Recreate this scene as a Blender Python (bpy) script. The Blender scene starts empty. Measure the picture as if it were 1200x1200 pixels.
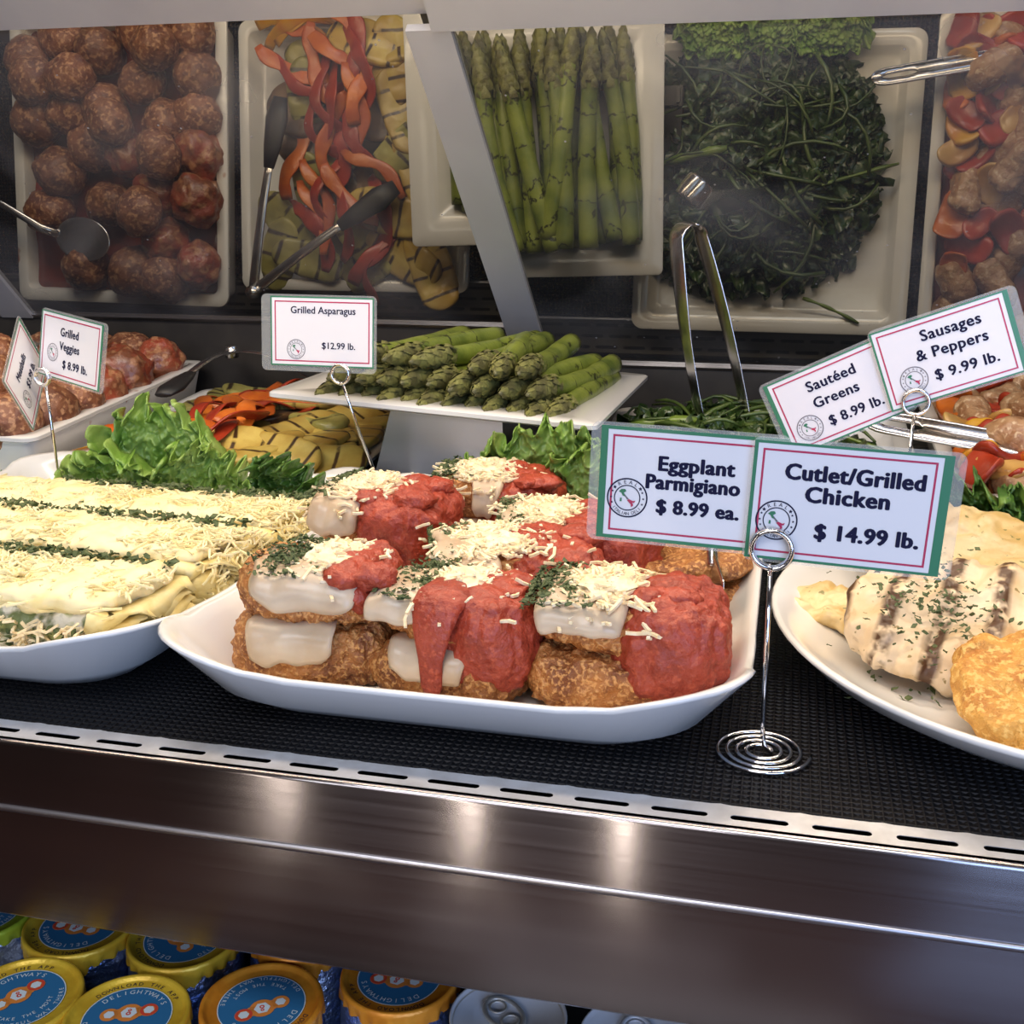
import bpy, bmesh, math, random
from mathutils import Vector, Matrix, noise, Euler

random.seed(7)
PI = math.pi
SC = bpy.context.scene
COL = SC.collection

# ------------------------------------------------------------------ camera
cam_data = bpy.data.cameras.new('camera')
cam = bpy.data.objects.new('camera', cam_data)
COL.objects.link(cam)
cam_data.sensor_width = 36.0
cam_data.lens = 36.0 * 1327.5 / 1200.0
cam_data.clip_start = 0.01
cam.location = (0, 0, .25)
cam.rotation_euler = Euler((math.radians(90 - 15.66), math.radians(0.1), math.radians(13.6)), 'XYZ')
SC.camera = cam

# ------------------------------------------------------------------ world, lamps, exposure
world = bpy.data.worlds.new('shop_air')
SC.world = world
world.use_nodes = True
world.node_tree.nodes['Background'].inputs[0].default_value = (.30, .27, .27, 1)
world.node_tree.nodes['Background'].inputs[1].default_value = .30


def area(name, loc, rot, sx, sy, power, col, spread=180):
    d = bpy.data.lights.new(name, 'AREA')
    d.shape = 'RECTANGLE'; d.size = sx; d.size_y = sy; d.energy = power; d.color = col
    d.spread = math.radians(spread)
    o = bpy.data.objects.new(name, d); COL.objects.link(o)
    o.location = loc; o.rotation_euler = [math.radians(a) for a in rot]
    return o


area('case_lamp', (-.15, .56, .62), (4, 0, 0), 1.3, .07, 4.8, (1, .80, .58))
area('case_lamp_rear', (-.15, .80, .47), (-12, 0, 0), 1.3, .04, 4.2, (1, .84, .66))
area('shop_window', (.75, -1.45, .30), (88, 0, 24), 2.2, 1.3, 44, (.42, .60, 1))
area('overhead_fill', (-.25, -.75, 1.55), (25, 0, 0), 1.2, .5, 17, (.90, .93, 1))  # added fill from above, brightens the cans and card fronts
area('low_fill', (-.5, -1.35, .62), (80, 0, -8), .9, .35, 6, (.95, .94, 1))  # added low fill that reaches the can lids behind the panel edge
# unseen strip lights added to draw upright streaks on the steel panel
for lx, lw in ((-0.927, .030), (-0.537, .012), (-0.24, .022)):
    area('streak_light', (lx, -1.15, -.42), (90, 0, 0), lw, .9, .6, (1, .88, .74))
SC.view_settings.view_transform = 'Standard'
SC.view_settings.look = 'None'
SC.view_settings.gamma = 1
SC.view_settings.use_curve_mapping = False
SC.view_settings.exposure = 0.0
SC.cycles.max_bounces = 8
SC.cycles.glossy_bounces = 5
SC.cycles.transparent_max_bounces = 12
SC.cycles.caustics_reflective = False
SC.cycles.caustics_refractive = False
SC.cycles.use_denoising = True

# ------------------------------------------------------------------ helpers: objects


def link(name, me, m=None, parent=None, smooth=True):
    o = bpy.data.objects.new(name, me); COL.objects.link(o)
    if m is not None: me.materials.append(m)
    if parent is not None: o.parent = parent
    if smooth:
        for p in me.polygons: p.use_smooth = True
    return o


def tag(o, label=None, cat=None, group=None, kind=None):
    if label: o['label'] = label
    if cat: o['category'] = cat
    if group: o['group'] = group
    if kind: o['kind'] = kind
    return o


def empty(name, loc=(0, 0, 0), rot=(0, 0, 0)):
    o = bpy.data.objects.new(name, None); COL.objects.link(o)
    o.empty_display_size = .01
    o.location = loc; o.rotation_euler = rot
    return o


def copy_tree(o, parent=None):
    c = o.copy(); COL.objects.link(c); c.parent = parent
    for ch in list(o.children): copy_tree(ch, c)
    return c


class MB:
    """collects geometry for ONE mesh"""
    def __init__(s): s.v = []; s.f = []

    def add(s, v, f, M=None):
        n = len(s.v)
        s.v += [tuple(M @ Vector(p)) for p in v] if M is not None else [tuple(p) for p in v]
        s.f += [tuple(i + n for i in q) for q in f]
        return s

    def mesh(s, name):
        me = bpy.data.meshes.new(name); me.from_pydata(s.v, [], s.f); me.update(); return me

    def build(s, name, m, parent=None, smooth=True): return link(name, s.mesh(name), m, parent, smooth)

    def box(s, x0, x1, y0, y1, z0, z1):
        v = [(x, y, z) for z in (z0, z1) for y in (y0, y1) for x in (x0, x1)]
        return s.add(v, [(0, 2, 3, 1), (4, 5, 7, 6), (0, 1, 5, 4), (2, 6, 7, 3), (0, 4, 6, 2), (1, 3, 7, 5)])

    def tube(s, pts, r, seg=8, cap=True, flat=1.0, up=None, wdir=None):
        """r: number or list; flat squashes the section along its normal"""
        P = [Vector(p) for p in pts]; n = len(P)
        rr = r if isinstance(r, (list, tuple)) else [r] * n
        v = []; prev = None
        for i, p in enumerate(P):
            t = (P[min(i + 1, n - 1)] - P[max(i - 1, 0)])
            t = t.normalized() if t.length > 1e-9 else Vector((0, 0, 1))
            a = Vector(up) if up is not None else (prev if prev is not None else (Vector((0, 0, 1)) if abs(t.z) < .9 else Vector((1, 0, 0))))
            a = (a - t * a.dot(t))
            a = a.normalized() if a.length > 1e-6 else t.orthogonal().normalized()
            prev = a; b = t.cross(a)
            if wdir is not None:
                b = Vector(wdir); b = (b - t * b.dot(t)).normalized(); a = b.cross(t)
            for k in range(seg):
                c = 2 * PI * k / seg
                v.append(p + a * (math.sin(c) * rr[i] * flat) + b * (math.cos(c) * rr[i]))
        f = [(i * seg + k, i * seg + (k + 1) % seg, (i + 1) * seg + (k + 1) % seg, (i + 1) * seg + k) for i in range(n - 1) for k in range(seg)]
        if cap: f += [tuple(range(seg - 1, -1, -1)), tuple((n - 1) * seg + k for k in range(seg))]
        return s.add(v, f)

    def rings(s, rings, close_top=True, close_bot=True):
        n = len(rings[0]); v = [p for r in rings for p in r]
        f = [(i * n + k, i * n + (k + 1) % n, (i + 1) * n + (k + 1) % n, (i + 1) * n + k) for i in range(len(rings) - 1) for k in range(n)]
        if close_bot: f.append(tuple(range(n - 1, -1, -1)))
        if close_top: f.append(tuple((len(rings) - 1) * n + k for k in range(n)))
        return s.add(v, f)


def fb(p, o=3):
    a = 0; k = 1
    q = Vector(p)
    for i in range(o):
        a += noise.noise(q) * k; k *= .5; q = q * 2.03 + Vector((7.1, 3.3, 1.7))
    return a


_cube_cache = {}


def cube_grid(nx, ny, nz):
    key = (nx, ny, nz)
    if key in _cube_cache: return _cube_cache[key]
    idx = {}; v = []; f = []

    def vid(i, j, k):
        t = (i, j, k)
        if t not in idx: idx[t] = len(v); v.append((2 * i / nx - 1, 2 * j / ny - 1, 2 * k / nz - 1))
        return idx[t]
    for i in range(nx):
        for j in range(ny):
            f.append((vid(i, j, 0), vid(i, j + 1, 0), vid(i + 1, j + 1, 0), vid(i + 1, j, 0)))
            f.append((vid(i, j, nz), vid(i + 1, j, nz), vid(i + 1, j + 1, nz), vid(i, j + 1, nz)))
    for i in range(nx):
        for k in range(nz):
            f.append((vid(i, 0, k), vid(i + 1, 0, k), vid(i + 1, 0, k + 1), vid(i, 0, k + 1)))
            f.append((vid(i, ny, k), vid(i, ny, k + 1), vid(i + 1, ny, k + 1), vid(i + 1, ny, k)))
    for j in range(ny):
        for k in range(nz):
            f.append((vid(0, j, k), vid(0, j, k + 1), vid(0, j + 1, k + 1), vid(0, j + 1, k)))
            f.append((vid(nx, j, k), vid(nx, j + 1, k), vid(nx, j + 1, k + 1), vid(nx, j, k + 1)))
    _cube_cache[key] = (v, f)
    return v, f


def pillow(h, r, n=(14, 14, 6), amp=0., freq=40, seed=0, warp=None, octv=3, big=0., bigf=15):
    """rounded block of half sizes h; r rounding radius; noise pushed out along the normal"""
    v, f = cube_grid(*n); out = []
    off = Vector((seed * 3.17, seed * 1.93, seed * 7.3))
    hx = Vector(h)
    for p in v:
        q = Vector((p[0] * h[0], p[1] * h[1], p[2] * h[2]))
        c = Vector([max(-(h[i] - min(r, h[i] * .999)), min(h[i] - min(r, h[i] * .999), q[i])) for i in range(3)])
        d = q - c
        # rounding in plan as well, so that corners of the outline are soft
        if d.length > 1e-9:
            dn = d.normalized()
            rad = Vector([min(r, h[i] * .999) for i in range(3)])
            pos = c + Vector((dn.x * rad.x, dn.y * rad.y, dn.z * rad.z))
        else: dn = Vector((0, 0, 1)); pos = q
        if amp: pos = pos + dn * amp * fb(pos * freq + off, octv)
        if big: pos = pos + dn * big * fb(pos * bigf + off * 1.7, 2)
        if warp: pos = warp(pos)
        out.append(pos)
    return out, f


def ico(sub):
    bm = bmesh.new(); bmesh.ops.create_icosphere(bm, subdivisions=sub, radius=1)
    v = [x.co.copy() for x in bm.verts]; f = [tuple(y.index for y in x.verts) for x in bm.faces]; bm.free()
    return v, f


ICO = {k: ico(k) for k in (1, 2, 3, 4)}


def blob(h, sub=3, amp=.1, freq=2., seed=0, octv=3):
    v, f = ICO[sub]; off = Vector((seed * 2.7, seed * 5.1, seed * 1.3)); out = []
    for p in v:
        k = 1 + amp * fb(p * freq + off, octv)
        out.append(Vector((p.x * h[0] * k, p.y * h[1] * k, p.z * h[2] * k)))
    return out, f


def rounded_outline(hx, hy, r, seg=8, n_edge=6):
    """closed outline of a rounded rectangle, counter-clockwise"""
    out = []
    cs = [(hx - r, -hy + r, -PI / 2), (hx - r, hy - r, 0), (-hx + r, hy - r, PI / 2), (-hx + r, -hy + r, PI)]
    for q in range(4):
        cx, cy, a0 = cs[q]
        for k in range(seg + 1):
            a = a0 + PI / 2 * k / seg
            out.append((cx + r * math.cos(a), cy + r * math.sin(a)))
        nx = cs[(q + 1) % 4]
        ex, ey = cx + r * math.cos(a0 + PI / 2), cy + r * math.sin(a0 + PI / 2)
        sx, sy = nx[0] + r * math.cos(nx[2]), nx[1] + r * math.sin(nx[2])
        for k in range(1, n_edge):
            t = k / n_edge
            out.append((ex + (sx - ex) * t, ey + (sy - ey) * t))
    return out


# ------------------------------------------------------------------ helpers: materials


def nodes(m): return m.node_tree.nodes, m.node_tree.links


def mat(name, c1, c2=None, scale=40, detail=4, rough=.5, bump=0, bscale=None, metal=0, coat=0, lo=.4, hi=.6, c3=None, s3=200, lo3=.62, hi3=.7, rnd=0, sss=0, spec=.5, alpha=1, trans=0, coords='Object', bdet=4):
    m = bpy.data.materials.new(name); m.use_nodes = True
    N, L = nodes(m); b = N['Principled BSDF']
    b.inputs['Roughness'].default_value = rough
    b.inputs['Metallic'].default_value = metal
    b.inputs['Coat Weight'].default_value = coat
    b.inputs['Coat Roughness'].default_value = .12
    b.inputs['Specular IOR Level'].default_value = spec
    b.inputs['Alpha'].default_value = alpha
    b.inputs['Transmission Weight'].default_value = trans
    if sss:
        b.inputs['Subsurface Weight'].default_value = sss
        b.inputs['Subsurface Radius'].default_value = (.008, .004, .002)
        b.inputs['Subsurface Scale'].default_value = .5
    tc = N.new('ShaderNodeTexCoord'); vec = tc.outputs[coords]
    col = None
    rgb = N.new('ShaderNodeRGB'); rgb.outputs[0].default_value = (*c1, 1); col = rgb.outputs[0]

    def layer(col, c, sc, lo, hi, det):
        nz = N.new('ShaderNodeTexNoise'); nz.inputs['Scale'].default_value = sc; nz.inputs['Detail'].default_value = det
        L.new(vec, nz.inputs['Vector'])
        mr = N.new('ShaderNodeMapRange'); mr.inputs['From Min'].default_value = lo; mr.inputs['From Max'].default_value = hi
        L.new(nz.outputs['Fac'], mr.inputs['Value'])
        mx = N.new('ShaderNodeMix'); mx.data_type = 'RGBA'
        L.new(mr.outputs[0], mx.inputs[0]); L.new(col, mx.inputs[6]); mx.inputs[7].default_value = (*c, 1)
        return mx.outputs[2]
    if c2: col = layer(col, c2, scale, lo, hi, detail)
    if c3: col = layer(col, c3, s3, lo3, hi3, 2)
    if rnd:
        oi = N.new('ShaderNodeObjectInfo'); mr = N.new('ShaderNodeMapRange')
        mr.inputs['To Min'].default_value = 1 - rnd; mr.inputs['To Max'].default_value = 1 + rnd
        L.new(oi.outputs['Random'], mr.inputs['Value'])
        hs = N.new('ShaderNodeHueSaturation'); L.new(mr.outputs[0], hs.inputs['Value']); L.new(col, hs.inputs['Color']); col = hs.outputs[0]
    L.new(col, b.inputs['Base Color'])
    if bump:
        nz = N.new('ShaderNodeTexNoise'); nz.inputs['Scale'].default_value = bscale or scale * 3; nz.inputs['Detail'].default_value = bdet
        L.new(vec, nz.inputs['Vector'])
        bp = N.new('ShaderNodeBump'); bp.inputs['Strength'].default_value = bump; bp.inputs['Distance'].default_value = .002
        L.new(nz.outputs['Fac'], bp.inputs['Height']); L.new(bp.outputs[0], b.inputs['Normal'])
    m['col'] = 0
    return m


def add_bands(m, axis, period, width, c, distort=.004, vary=True, phase=0., nscale=25):
    """dark bands burnt across the food (grill marks), broken up by noise"""
    N, L = nodes(m); b = N['Principled BSDF']
    src = b.inputs['Base Color'].links[0].from_socket
    tc = N.new('ShaderNodeTexCoord'); sx = N.new('ShaderNodeSeparateXYZ'); L.new(tc.outputs['Object'], sx.inputs[0])
    nz = N.new('ShaderNodeTexNoise'); nz.inputs['Scale'].default_value = nscale; nz.inputs['Detail'].default_value = 3
    L.new(tc.outputs['Object'], nz.inputs['Vector'])

    def mth(op, a, bb=None):
        k = N.new('ShaderNodeMath'); k.operation = op
        for i, q in enumerate((a, bb)):
            if q is None: continue
            if isinstance(q, (int, float)): k.inputs[i].default_value = q
            else: L.new(q, k.inputs[i])
        return k.outputs[0]
    co = mth('ADD', sx.outputs[axis], mth('MULTIPLY', mth('SUBTRACT', nz.outputs['Fac'], .5), distort * 2))
    if vary:
        oi = N.new('ShaderNodeObjectInfo'); co = mth('ADD', co, mth('MULTIPLY', oi.outputs['Random'], period))
    fr = mth('FRACT', mth('ADD', mth('DIVIDE', co, period), 100.5 + phase))
    d = mth('ABSOLUTE', mth('SUBTRACT', fr, .5))
    mr = N.new('ShaderNodeMapRange'); mr.inputs['From Min'].default_value = width; mr.inputs['From Max'].default_value = width * .45
    L.new(d, mr.inputs['Value'])
    n2 = N.new('ShaderNodeTexNoise'); n2.inputs['Scale'].default_value = nscale * 3; L.new(tc.outputs['Object'], n2.inputs['Vector'])
    m2 = N.new('ShaderNodeMapRange'); m2.inputs['From Min'].default_value = .36; m2.inputs['From Max'].default_value = .5
    L.new(n2.outputs['Fac'], m2.inputs['Value'])
    fac = mth('MULTIPLY', mr.outputs[0], m2.outputs[0])
    mx = N.new('ShaderNodeMix'); mx.data_type = 'RGBA'
    L.new(fac, mx.inputs[0]); L.new(src, mx.inputs[6]); mx.inputs[7].default_value = (*c, 1)
    L.new(mx.outputs[2], b.inputs['Base Color'])
    return m


def brushed(name, col, rough, aniso, axis, streak=.12):
    m = mat(name, col, rough=rough, metal=1)
    N, L = nodes(m); b = N['Principled BSDF']
    b.inputs['Anisotropic'].default_value = aniso
    cx = N.new('ShaderNodeCombineXYZ'); cx.inputs[0].default_value, cx.inputs[1].default_value, cx.inputs[2].default_value = (axis[1], 0, axis[0])
    L.new(cx.outputs[0], b.inputs['Tangent'])
    tc = N.new('ShaderNodeTexCoord'); mp = N.new('ShaderNodeMapping'); mp.inputs['Scale'].default_value = [3 if a else 500 for a in axis]
    L.new(tc.outputs['Object'], mp.inputs[0])
    nz = N.new('ShaderNodeTexNoise'); nz.inputs['Scale'].default_value = 1; nz.inputs['Detail'].default_value = 3; L.new(mp.outputs[0], nz.inputs['Vector'])
    mr = N.new('ShaderNodeMapRange'); mr.inputs['To Min'].default_value = rough - streak; mr.inputs['To Max'].default_value = rough + streak
    L.new(nz.outputs['Fac'], mr.inputs['Value']); L.new(mr.outputs[0], b.inputs['Roughness'])
    return m


M = {}
M['porcelain'] = mat('white_porcelain', (.80, .79, .77), rough=.16, coat=.4, spec=.5)
M['porcelain_stained'] = mat('stained_porcelain', (.80, .79, .76), (.42, .16, .07), scale=32, detail=2, lo=.66, hi=.72, rough=.18, coat=.4)
M['rail_steel'] = mat('scratched_steel', (.80, .78, .76), (.92, .91, .90), scale=60, rough=.34, metal=.62, bump=1, bscale=22)
M['panel_steel'] = brushed('brushed_steel', (.46, .42, .43), .17, 1.0, (1, 0, 0), .04)
M['trim_steel'] = mat('trim_steel', (.55, .52, .54), rough=.3, metal=1)
M['black'] = mat('black_plastic', (.012, .012, .013), rough=.45)
M['dark_panel'] = mat('dark_back_panel', (.022, .019, .017), (.03, .026, .022), rough=.5)
M['ledge'] = mat('grey_vent_metal', (.10, .095, .085), rough=.5, metal=.3)
M['frame'] = mat('door_frame_aluminium', (.60, .58, .57), (.54, .52, .52), scale=8, rough=.42, metal=.35, bump=.03, bscale=300)
M['chrome'] = mat('chrome_wire', (.80, .79, .80), rough=.10, metal=1)
M['steel'] = mat('tong_steel', (.68, .65, .64), (.6, .58, .57), scale=20, rough=.22, metal=1)
M['stand'] = brushed('stand_steel', (.55, .56, .60), .35, .5, (1, 0, 0), .05)
M['floor'] = mat('shop_floor_wood', (.11, .06, .045), (.06, .03, .025), scale=3, rough=.14)
# mirror with a thin dusty film
mm = bpy.data.materials.new('dusty_mirror'); mm.use_nodes = True
N, L = nodes(mm); b = N['Principled BSDF']
b.inputs['Metallic'].default_value = 1; b.inputs['Roughness'].default_value = .008; b.inputs['Base Color'].default_value = (.46, .44, .38, 1)
df = N.new('ShaderNodeBsdfDiffuse'); df.inputs['Color'].default_value = (.50, .47, .45, 1)
mxs = N.new('ShaderNodeMixShader'); tc = N.new('ShaderNodeTexCoord')
nz = N.new('ShaderNodeTexNoise'); nz.inputs['Scale'].default_value = 7; nz.inputs['Detail'].default_value = 3; L.new(tc.outputs['Object'], nz.inputs['Vector'])
mr = N.new('ShaderNodeMapRange'); mr.inputs['From Min'].default_value = .40; mr.inputs['From Max'].default_value = .66; mr.inputs['To Min'].default_value = .04; mr.inputs['To Max'].default_value = .24
L.new(nz.outputs['Fac'], mr.inputs['Value'])
vo = N.new('ShaderNodeTexVoronoi'); vo.inputs['Scale'].default_value = 75; L.new(tc.outputs['Object'], vo.inputs['Vector'])
m2 = N.new('ShaderNodeMapRange'); m2.inputs['From Min'].default_value = .085; m2.inputs['From Max'].default_value = .05; m2.inputs['To Max'].default_value = .8
L.new(vo.outputs['Distance'], m2.inputs['Value'])
n3 = N.new('ShaderNodeTexNoise'); n3.inputs['Scale'].default_value = 25; L.new(tc.outputs['Object'], n3.inputs['Vector'])
m3 = N.new('ShaderNodeMapRange'); m3.inputs['From Min'].default_value = .55; m3.inputs['From Max'].default_value = .6; L.new(n3.outputs['Fac'], m3.inputs['Value'])
mu = N.new('ShaderNodeMath'); mu.operation = 'MULTIPLY'; L.new(m2.outputs[0], mu.inputs[0]); L.new(m3.outputs[0], mu.inputs[1])
ad = N.new('ShaderNodeMath'); ad.operation = 'ADD'; ad.use_clamp = True; L.new(mr.outputs[0], ad.inputs[0]); L.new(mu.outputs[0], ad.inputs[1])
L.new(ad.outputs[0], mxs.inputs[0]); L.new(b.outputs[0], mxs.inputs[1]); L.new(df.outputs[0], mxs.inputs[2])
L.new(mxs.outputs[0], N['Material Output'].inputs[0]); M['mirror'] = mm
# dimpled rubber mat: rows of small bumps every 4 mm
mt = mat('dimpled_black_mat', (.010, .009, .010), rough=.42, spec=.25)
N, L = nodes(mt); b = N['Principled BSDF']
tc = N.new('ShaderNodeTexCoord'); sx = N.new('ShaderNodeSeparateXYZ'); L.new(tc.outputs['Object'], sx.inputs[0])
sn = []
for ax in (0, 1):
    k = N.new('ShaderNodeMath'); k.operation = 'MULTIPLY'; k.inputs[1].default_value = 2 * PI / .0042; L.new(sx.outputs[ax], k.inputs[0])
    s_ = N.new('ShaderNodeMath'); s_.operation = 'SINE'; L.new(k.outputs[0], s_.inputs[0]); sn.append(s_.outputs[0])
k = N.new('ShaderNodeMath'); k.operation = 'MAXIMUM'; L.new(sn[0], k.inputs[0]); L.new(sn[1], k.inputs[1])
bp = N.new('ShaderNodeBump'); bp.inputs['Strength'].default_value = 1; bp.inputs['Distance'].default_value = .0012
L.new(k.outputs[0], bp.inputs['Height']); L.new(bp.outputs[0], b.inputs['Normal']); M['mat'] = mt

M['bread'] = mat('fried_breadcrumb', (.46, .18, .045), (.20, .062, .02), scale=60, lo=.42, hi=.66, rough=.5, bump=1, bscale=420, c3=(.66, .33, .11), s3=420, lo3=.50, hi3=.62, rnd=.12, bdet=3)
M['bread_gold'] = mat('golden_breadcrumb', (.66, .34, .07), (.50, .20, .035), scale=90, lo=.45, hi=.65, rough=.55, bump=.9, bscale=600, c3=(.80, .50, .15), s3=300, lo3=.52, hi3=.62, bdet=3)
M['mozz'] = mat('melted_mozzarella', (.62, .50, .36), (.50, .37, .24), scale=28, rough=.30, bump=.15, bscale=120, sss=.15)
M['sauce'] = mat('tomato_sauce', (.39, .055, .026), (.27, .032, .016), scale=60, lo=.4, hi=.65, rough=.45, bump=1, bscale=260, c3=(.47, .085, .04), s3=360, lo3=.54, hi3=.70, coat=.05)
M['sauce_pool'] = mat('red_sauce_pool', (.30, .045, .015), (.16, .025, .01), scale=25, rough=.2, coat=.3)
M['cheese'] = mat('grated_cheese', (.90, .78, .55), (.82, .66, .40), scale=200, rough=.55, rnd=.05, sss=.1)
M['cheese_yellow'] = mat('yellow_grated_cheese', (.88, .78, .47), (.82, .67, .30), scale=45, lo=.5, hi=.72, rough=.5, sss=.1)
M['parsley'] = mat('chopped_parsley', (.045, .075, .02), (.10, .13, .045), scale=150, rough=.6)
M['pasta'] = mat('pasta_sheet', (.82, .72, .38), (.76, .60, .22), scale=60, rough=.4, bump=.3, bscale=90, coat=.1)
M['filling'] = mat('spinach_ricotta', (.74, .70, .58), (.15, .19, .07), scale=80, lo=.46, hi=.58, rough=.45, bump=1, bscale=110, c3=(.40, .42, .16), s3=95, lo3=.55, hi3=.65, detail=6)
M['lettuce'] = mat('green_lettuce', (.17, .31, .045), (.36, .50, .13), scale=38, lo=.42, hi=.66, rough=.4, bump=.7, bscale=120, coat=.1)
M['lettuce_dark'] = mat('dark_lettuce', (.05, .13, .018), (.15, .27, .05), scale=50, lo=.45, hi=.65, rough=.4, bump=.6, bscale=120)
M['meat'] = mat('browned_meatball', (.26, .10, .045), (.15, .05, .025), scale=70, lo=.42, hi=.6, rough=.5, bump=1, bscale=170, c3=(.50, .26, .13), s3=210, lo3=.52, hi3=.64, rnd=.2, coat=.05)
M['meat_red'] = mat('sauced_meatball', (.33, .065, .03), (.22, .075, .035), scale=45, lo=.42, hi=.6, rough=.36, bump=1, bscale=160, c3=(.42, .19, .09), s3=120, lo3=.52, hi3=.62, rnd=.15, coat=.3)
M['asp'] = mat('asparagus_stalk', (.26, .31, .05), (.12, .17, .025), scale=30, lo=.42, hi=.65, rough=.36, bump=.2, bscale=200, rnd=.16, coat=.1)
add_bands(M['asp'], 1, .043, .07, (.035, .04, .010), distort=.034, nscale=60)
M['asp_tip'] = mat('asparagus_tip', (.24, .24, .075), (.12, .115, .045), scale=110, lo=.42, hi=.6, rough=.5, bump=.6, bscale=260, rnd=.15)
M['zuc'] = mat('grilled_squash', (.62, .46, .11), (.50, .32, .06), scale=30, rough=.36, coat=.2, bump=.3, bscale=130, rnd=.12)
add_bands(M['zuc'], 0, .024, .10, (.05, .022, .008), distort=.004)
M['zuc_green'] = mat('grilled_zucchini', (.42, .38, .11), (.26, .24, .06), scale=30, rough=.4, coat=.2, bump=.3, bscale=130, rnd=.15)
add_bands(M['zuc_green'], 0, .024, .12, (.04, .025, .01), distort=.004)
M['eggp'] = mat('grilled_aubergine', (.20, .11, .045), (.05, .03, .02), scale=35, rough=.4, coat=.2, bump=.4, bscale=90, rnd=.2)
for nm, a, c in (('red', (.44, .050, .018), (.32, .03, .012)), ('orange', (.66, .17, .018), (.52, .10, .012)), ('yellow', (.68, .36, .03), (.60, .24, .02))):
    M['pep_' + nm] = mat(nm + '_pepper', a, c, scale=50, rough=.32, coat=.2, rnd=.15, bump=.5, bscale=110)
M['greens'] = mat('sauteed_greens', (.022, .05, .010), (.055, .10, .018), scale=60, lo=.45, hi=.65, rough=.3, coat=.3, bump=.6, bscale=150)
M['green_stem'] = mat('green_stem', (.17, .25, .035), (.09, .15, .02), scale=40, rough=.3, coat=.3)
M['stem_dark'] = mat('dark_green_stem', (.085, .13, .025), (.04, .07, .015), scale=40, rough=.35, coat=.2)
M['sausage'] = mat('sliced_sausage', (.44, .25, .125), (.30, .14, .06), scale=90, lo=.42, hi=.62, rough=.4, bump=.9, bscale=210, c3=(.60, .42, .25), s3=240, lo3=.58, hi3=.66, rnd=.15, coat=.15)
M['onion'] = mat('soft_onion', (.66, .40, .12), (.5, .25, .06), scale=40, rough=.3, coat=.3)
M['chicken'] = mat('grilled_chicken', (.78, .62, .42), (.70, .48, .24), scale=32, lo=.45, hi=.7, rough=.42, bump=.6, bscale=85, c3=(.30, .22, .08), s3=210, lo3=.67, hi3=.72, coat=.12)
add_bands(M['chicken'], 0, .025, .23, (.085, .035, .012), distort=.003, vary=False, phase=.2, nscale=40)
M['chicken_y'] = mat('seasoned_chicken', (.74, .57, .30), (.60, .40, .14), scale=40, rough=.4, bump=.5, bscale=90, c3=(.22, .2, .06), s3=230, lo3=.66, hi3=.71, coat=.15)
M['laminate'] = mat('clear_laminate', (.85, .88, .86), rough=.10, alpha=.16, spec=.6)
M['paper'] = mat('card_paper', (.80, .79, .82), rough=.45, coat=.5)
M['card_green'] = mat('card_green', (.035, .20, .10), rough=.45, coat=.4)
M['card_red'] = mat('card_red', (.48, .025, .09), rough=.45, coat=.4)
M['ink'] = mat('navy_ink', (.010, .010, .040), rough=.6, spec=.15)
M['ink_grey'] = mat('grey_ink', (.16, .15, .17), rough=.5, coat=.4)
M['foil_y'] = mat('yellow_foil', (.82, .54, .045), (.70, .42, .03), scale=60, rough=.34, metal=.25, bump=.3, bscale=161)
M['foil_o'] = mat('orange_foil', (.84, .33, .03), (.74, .25, .02), scale=60, rough=.34, metal=.25, bump=.3, bscale=161)
M['foil_g'] = mat('lime_foil', (.42, .55, .04), (.34, .46, .03), scale=60, rough=.34, metal=.25, bump=.3, bscale=161)
M['blue_print'] = mat('blue_print', (.04, .20, .42), rough=.35, metal=.2)
M['white_print'] = mat('white_print', (.72, .80, .82), rough=.4)
M['orange_print'] = mat('orange_print', (.78, .26, .05), rough=.4)
M['red_print'] = mat('red_print', (.70, .07, .04), rough=.4)
M['can_blue'] = mat('blue_foil_can', (.55, .62, .75), (.16, .26, .60), scale=30, rough=.28, metal=.9, bump=.8, bscale=260)
M['can_silver'] = mat('silver_can', (.78, .74, .66), rough=.32, metal=.6)
M['can_white'] = mat('white_can', (.75, .76, .80), rough=.3, metal=.2)

# ------------------------------------------------------------------ the display case
XL, XR = -1.15, .62
YF, YB = .4177, 1.130


def slot_strip(x0, x1, y0, y1, z, slots, hy, pitch_half, thick=.0003):
    """flat metal strip with real stadium holes, one cell per slot"""
    mb = MB(); n = 24
    for (sx, sy, hw) in slots:
        cx0, cx1 = max(x0, sx - pitch_half), min(x1, sx + pitch_half)
        inner = []; outer = []
        for k in range(n):
            a = 2 * PI * (k + .5) / n
            c, s_ = math.cos(a), math.sin(a)
            ix = sx + (hw - hy) * (1 if c > 0 else -1) + hy * c
            inner.append((ix, sy + hy * s_))
            t = min((cx1 - sx) / abs(c) if abs(c) > 1e-6 else 9, ((y1 - y0) / 2) / abs(s_) if abs(s_) > 1e-6 else 9)
            px, py = sx + c * t, sy + s_ * t
            outer.append((max(cx0, min(cx1, px)), max(y0, min(y1, py))))
        cor = [(cx1, y1), (cx0, y1), (cx0, y0), (cx1, y0)]
        for c in cor:   # the cell's corners
            k = min(range(n), key=lambda q: (outer[q][0] - c[0]) ** 2 + (outer[q][1] - c[1]) ** 2)
            outer[k] = c
        v = [(p[0], p[1], z) for p in outer] + [(p[0], p[1], z) for p in inner] + [(p[0], p[1], z - thick) for p in inner]
        f = [(k, (k + 1) % n, n + (k + 1) % n, n + k) for k in range(n)] + [(n + k, n + (k + 1) % n, 2 * n + (k + 1) % n, 2 * n + k) for k in range(n)]
        mb.add(v, f)
    return mb


case = empty('display_case', (0, YF, 0))
tag(case, 'stainless steel refrigerated deli case with slotted front rail and black deck', 'display case')


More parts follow.
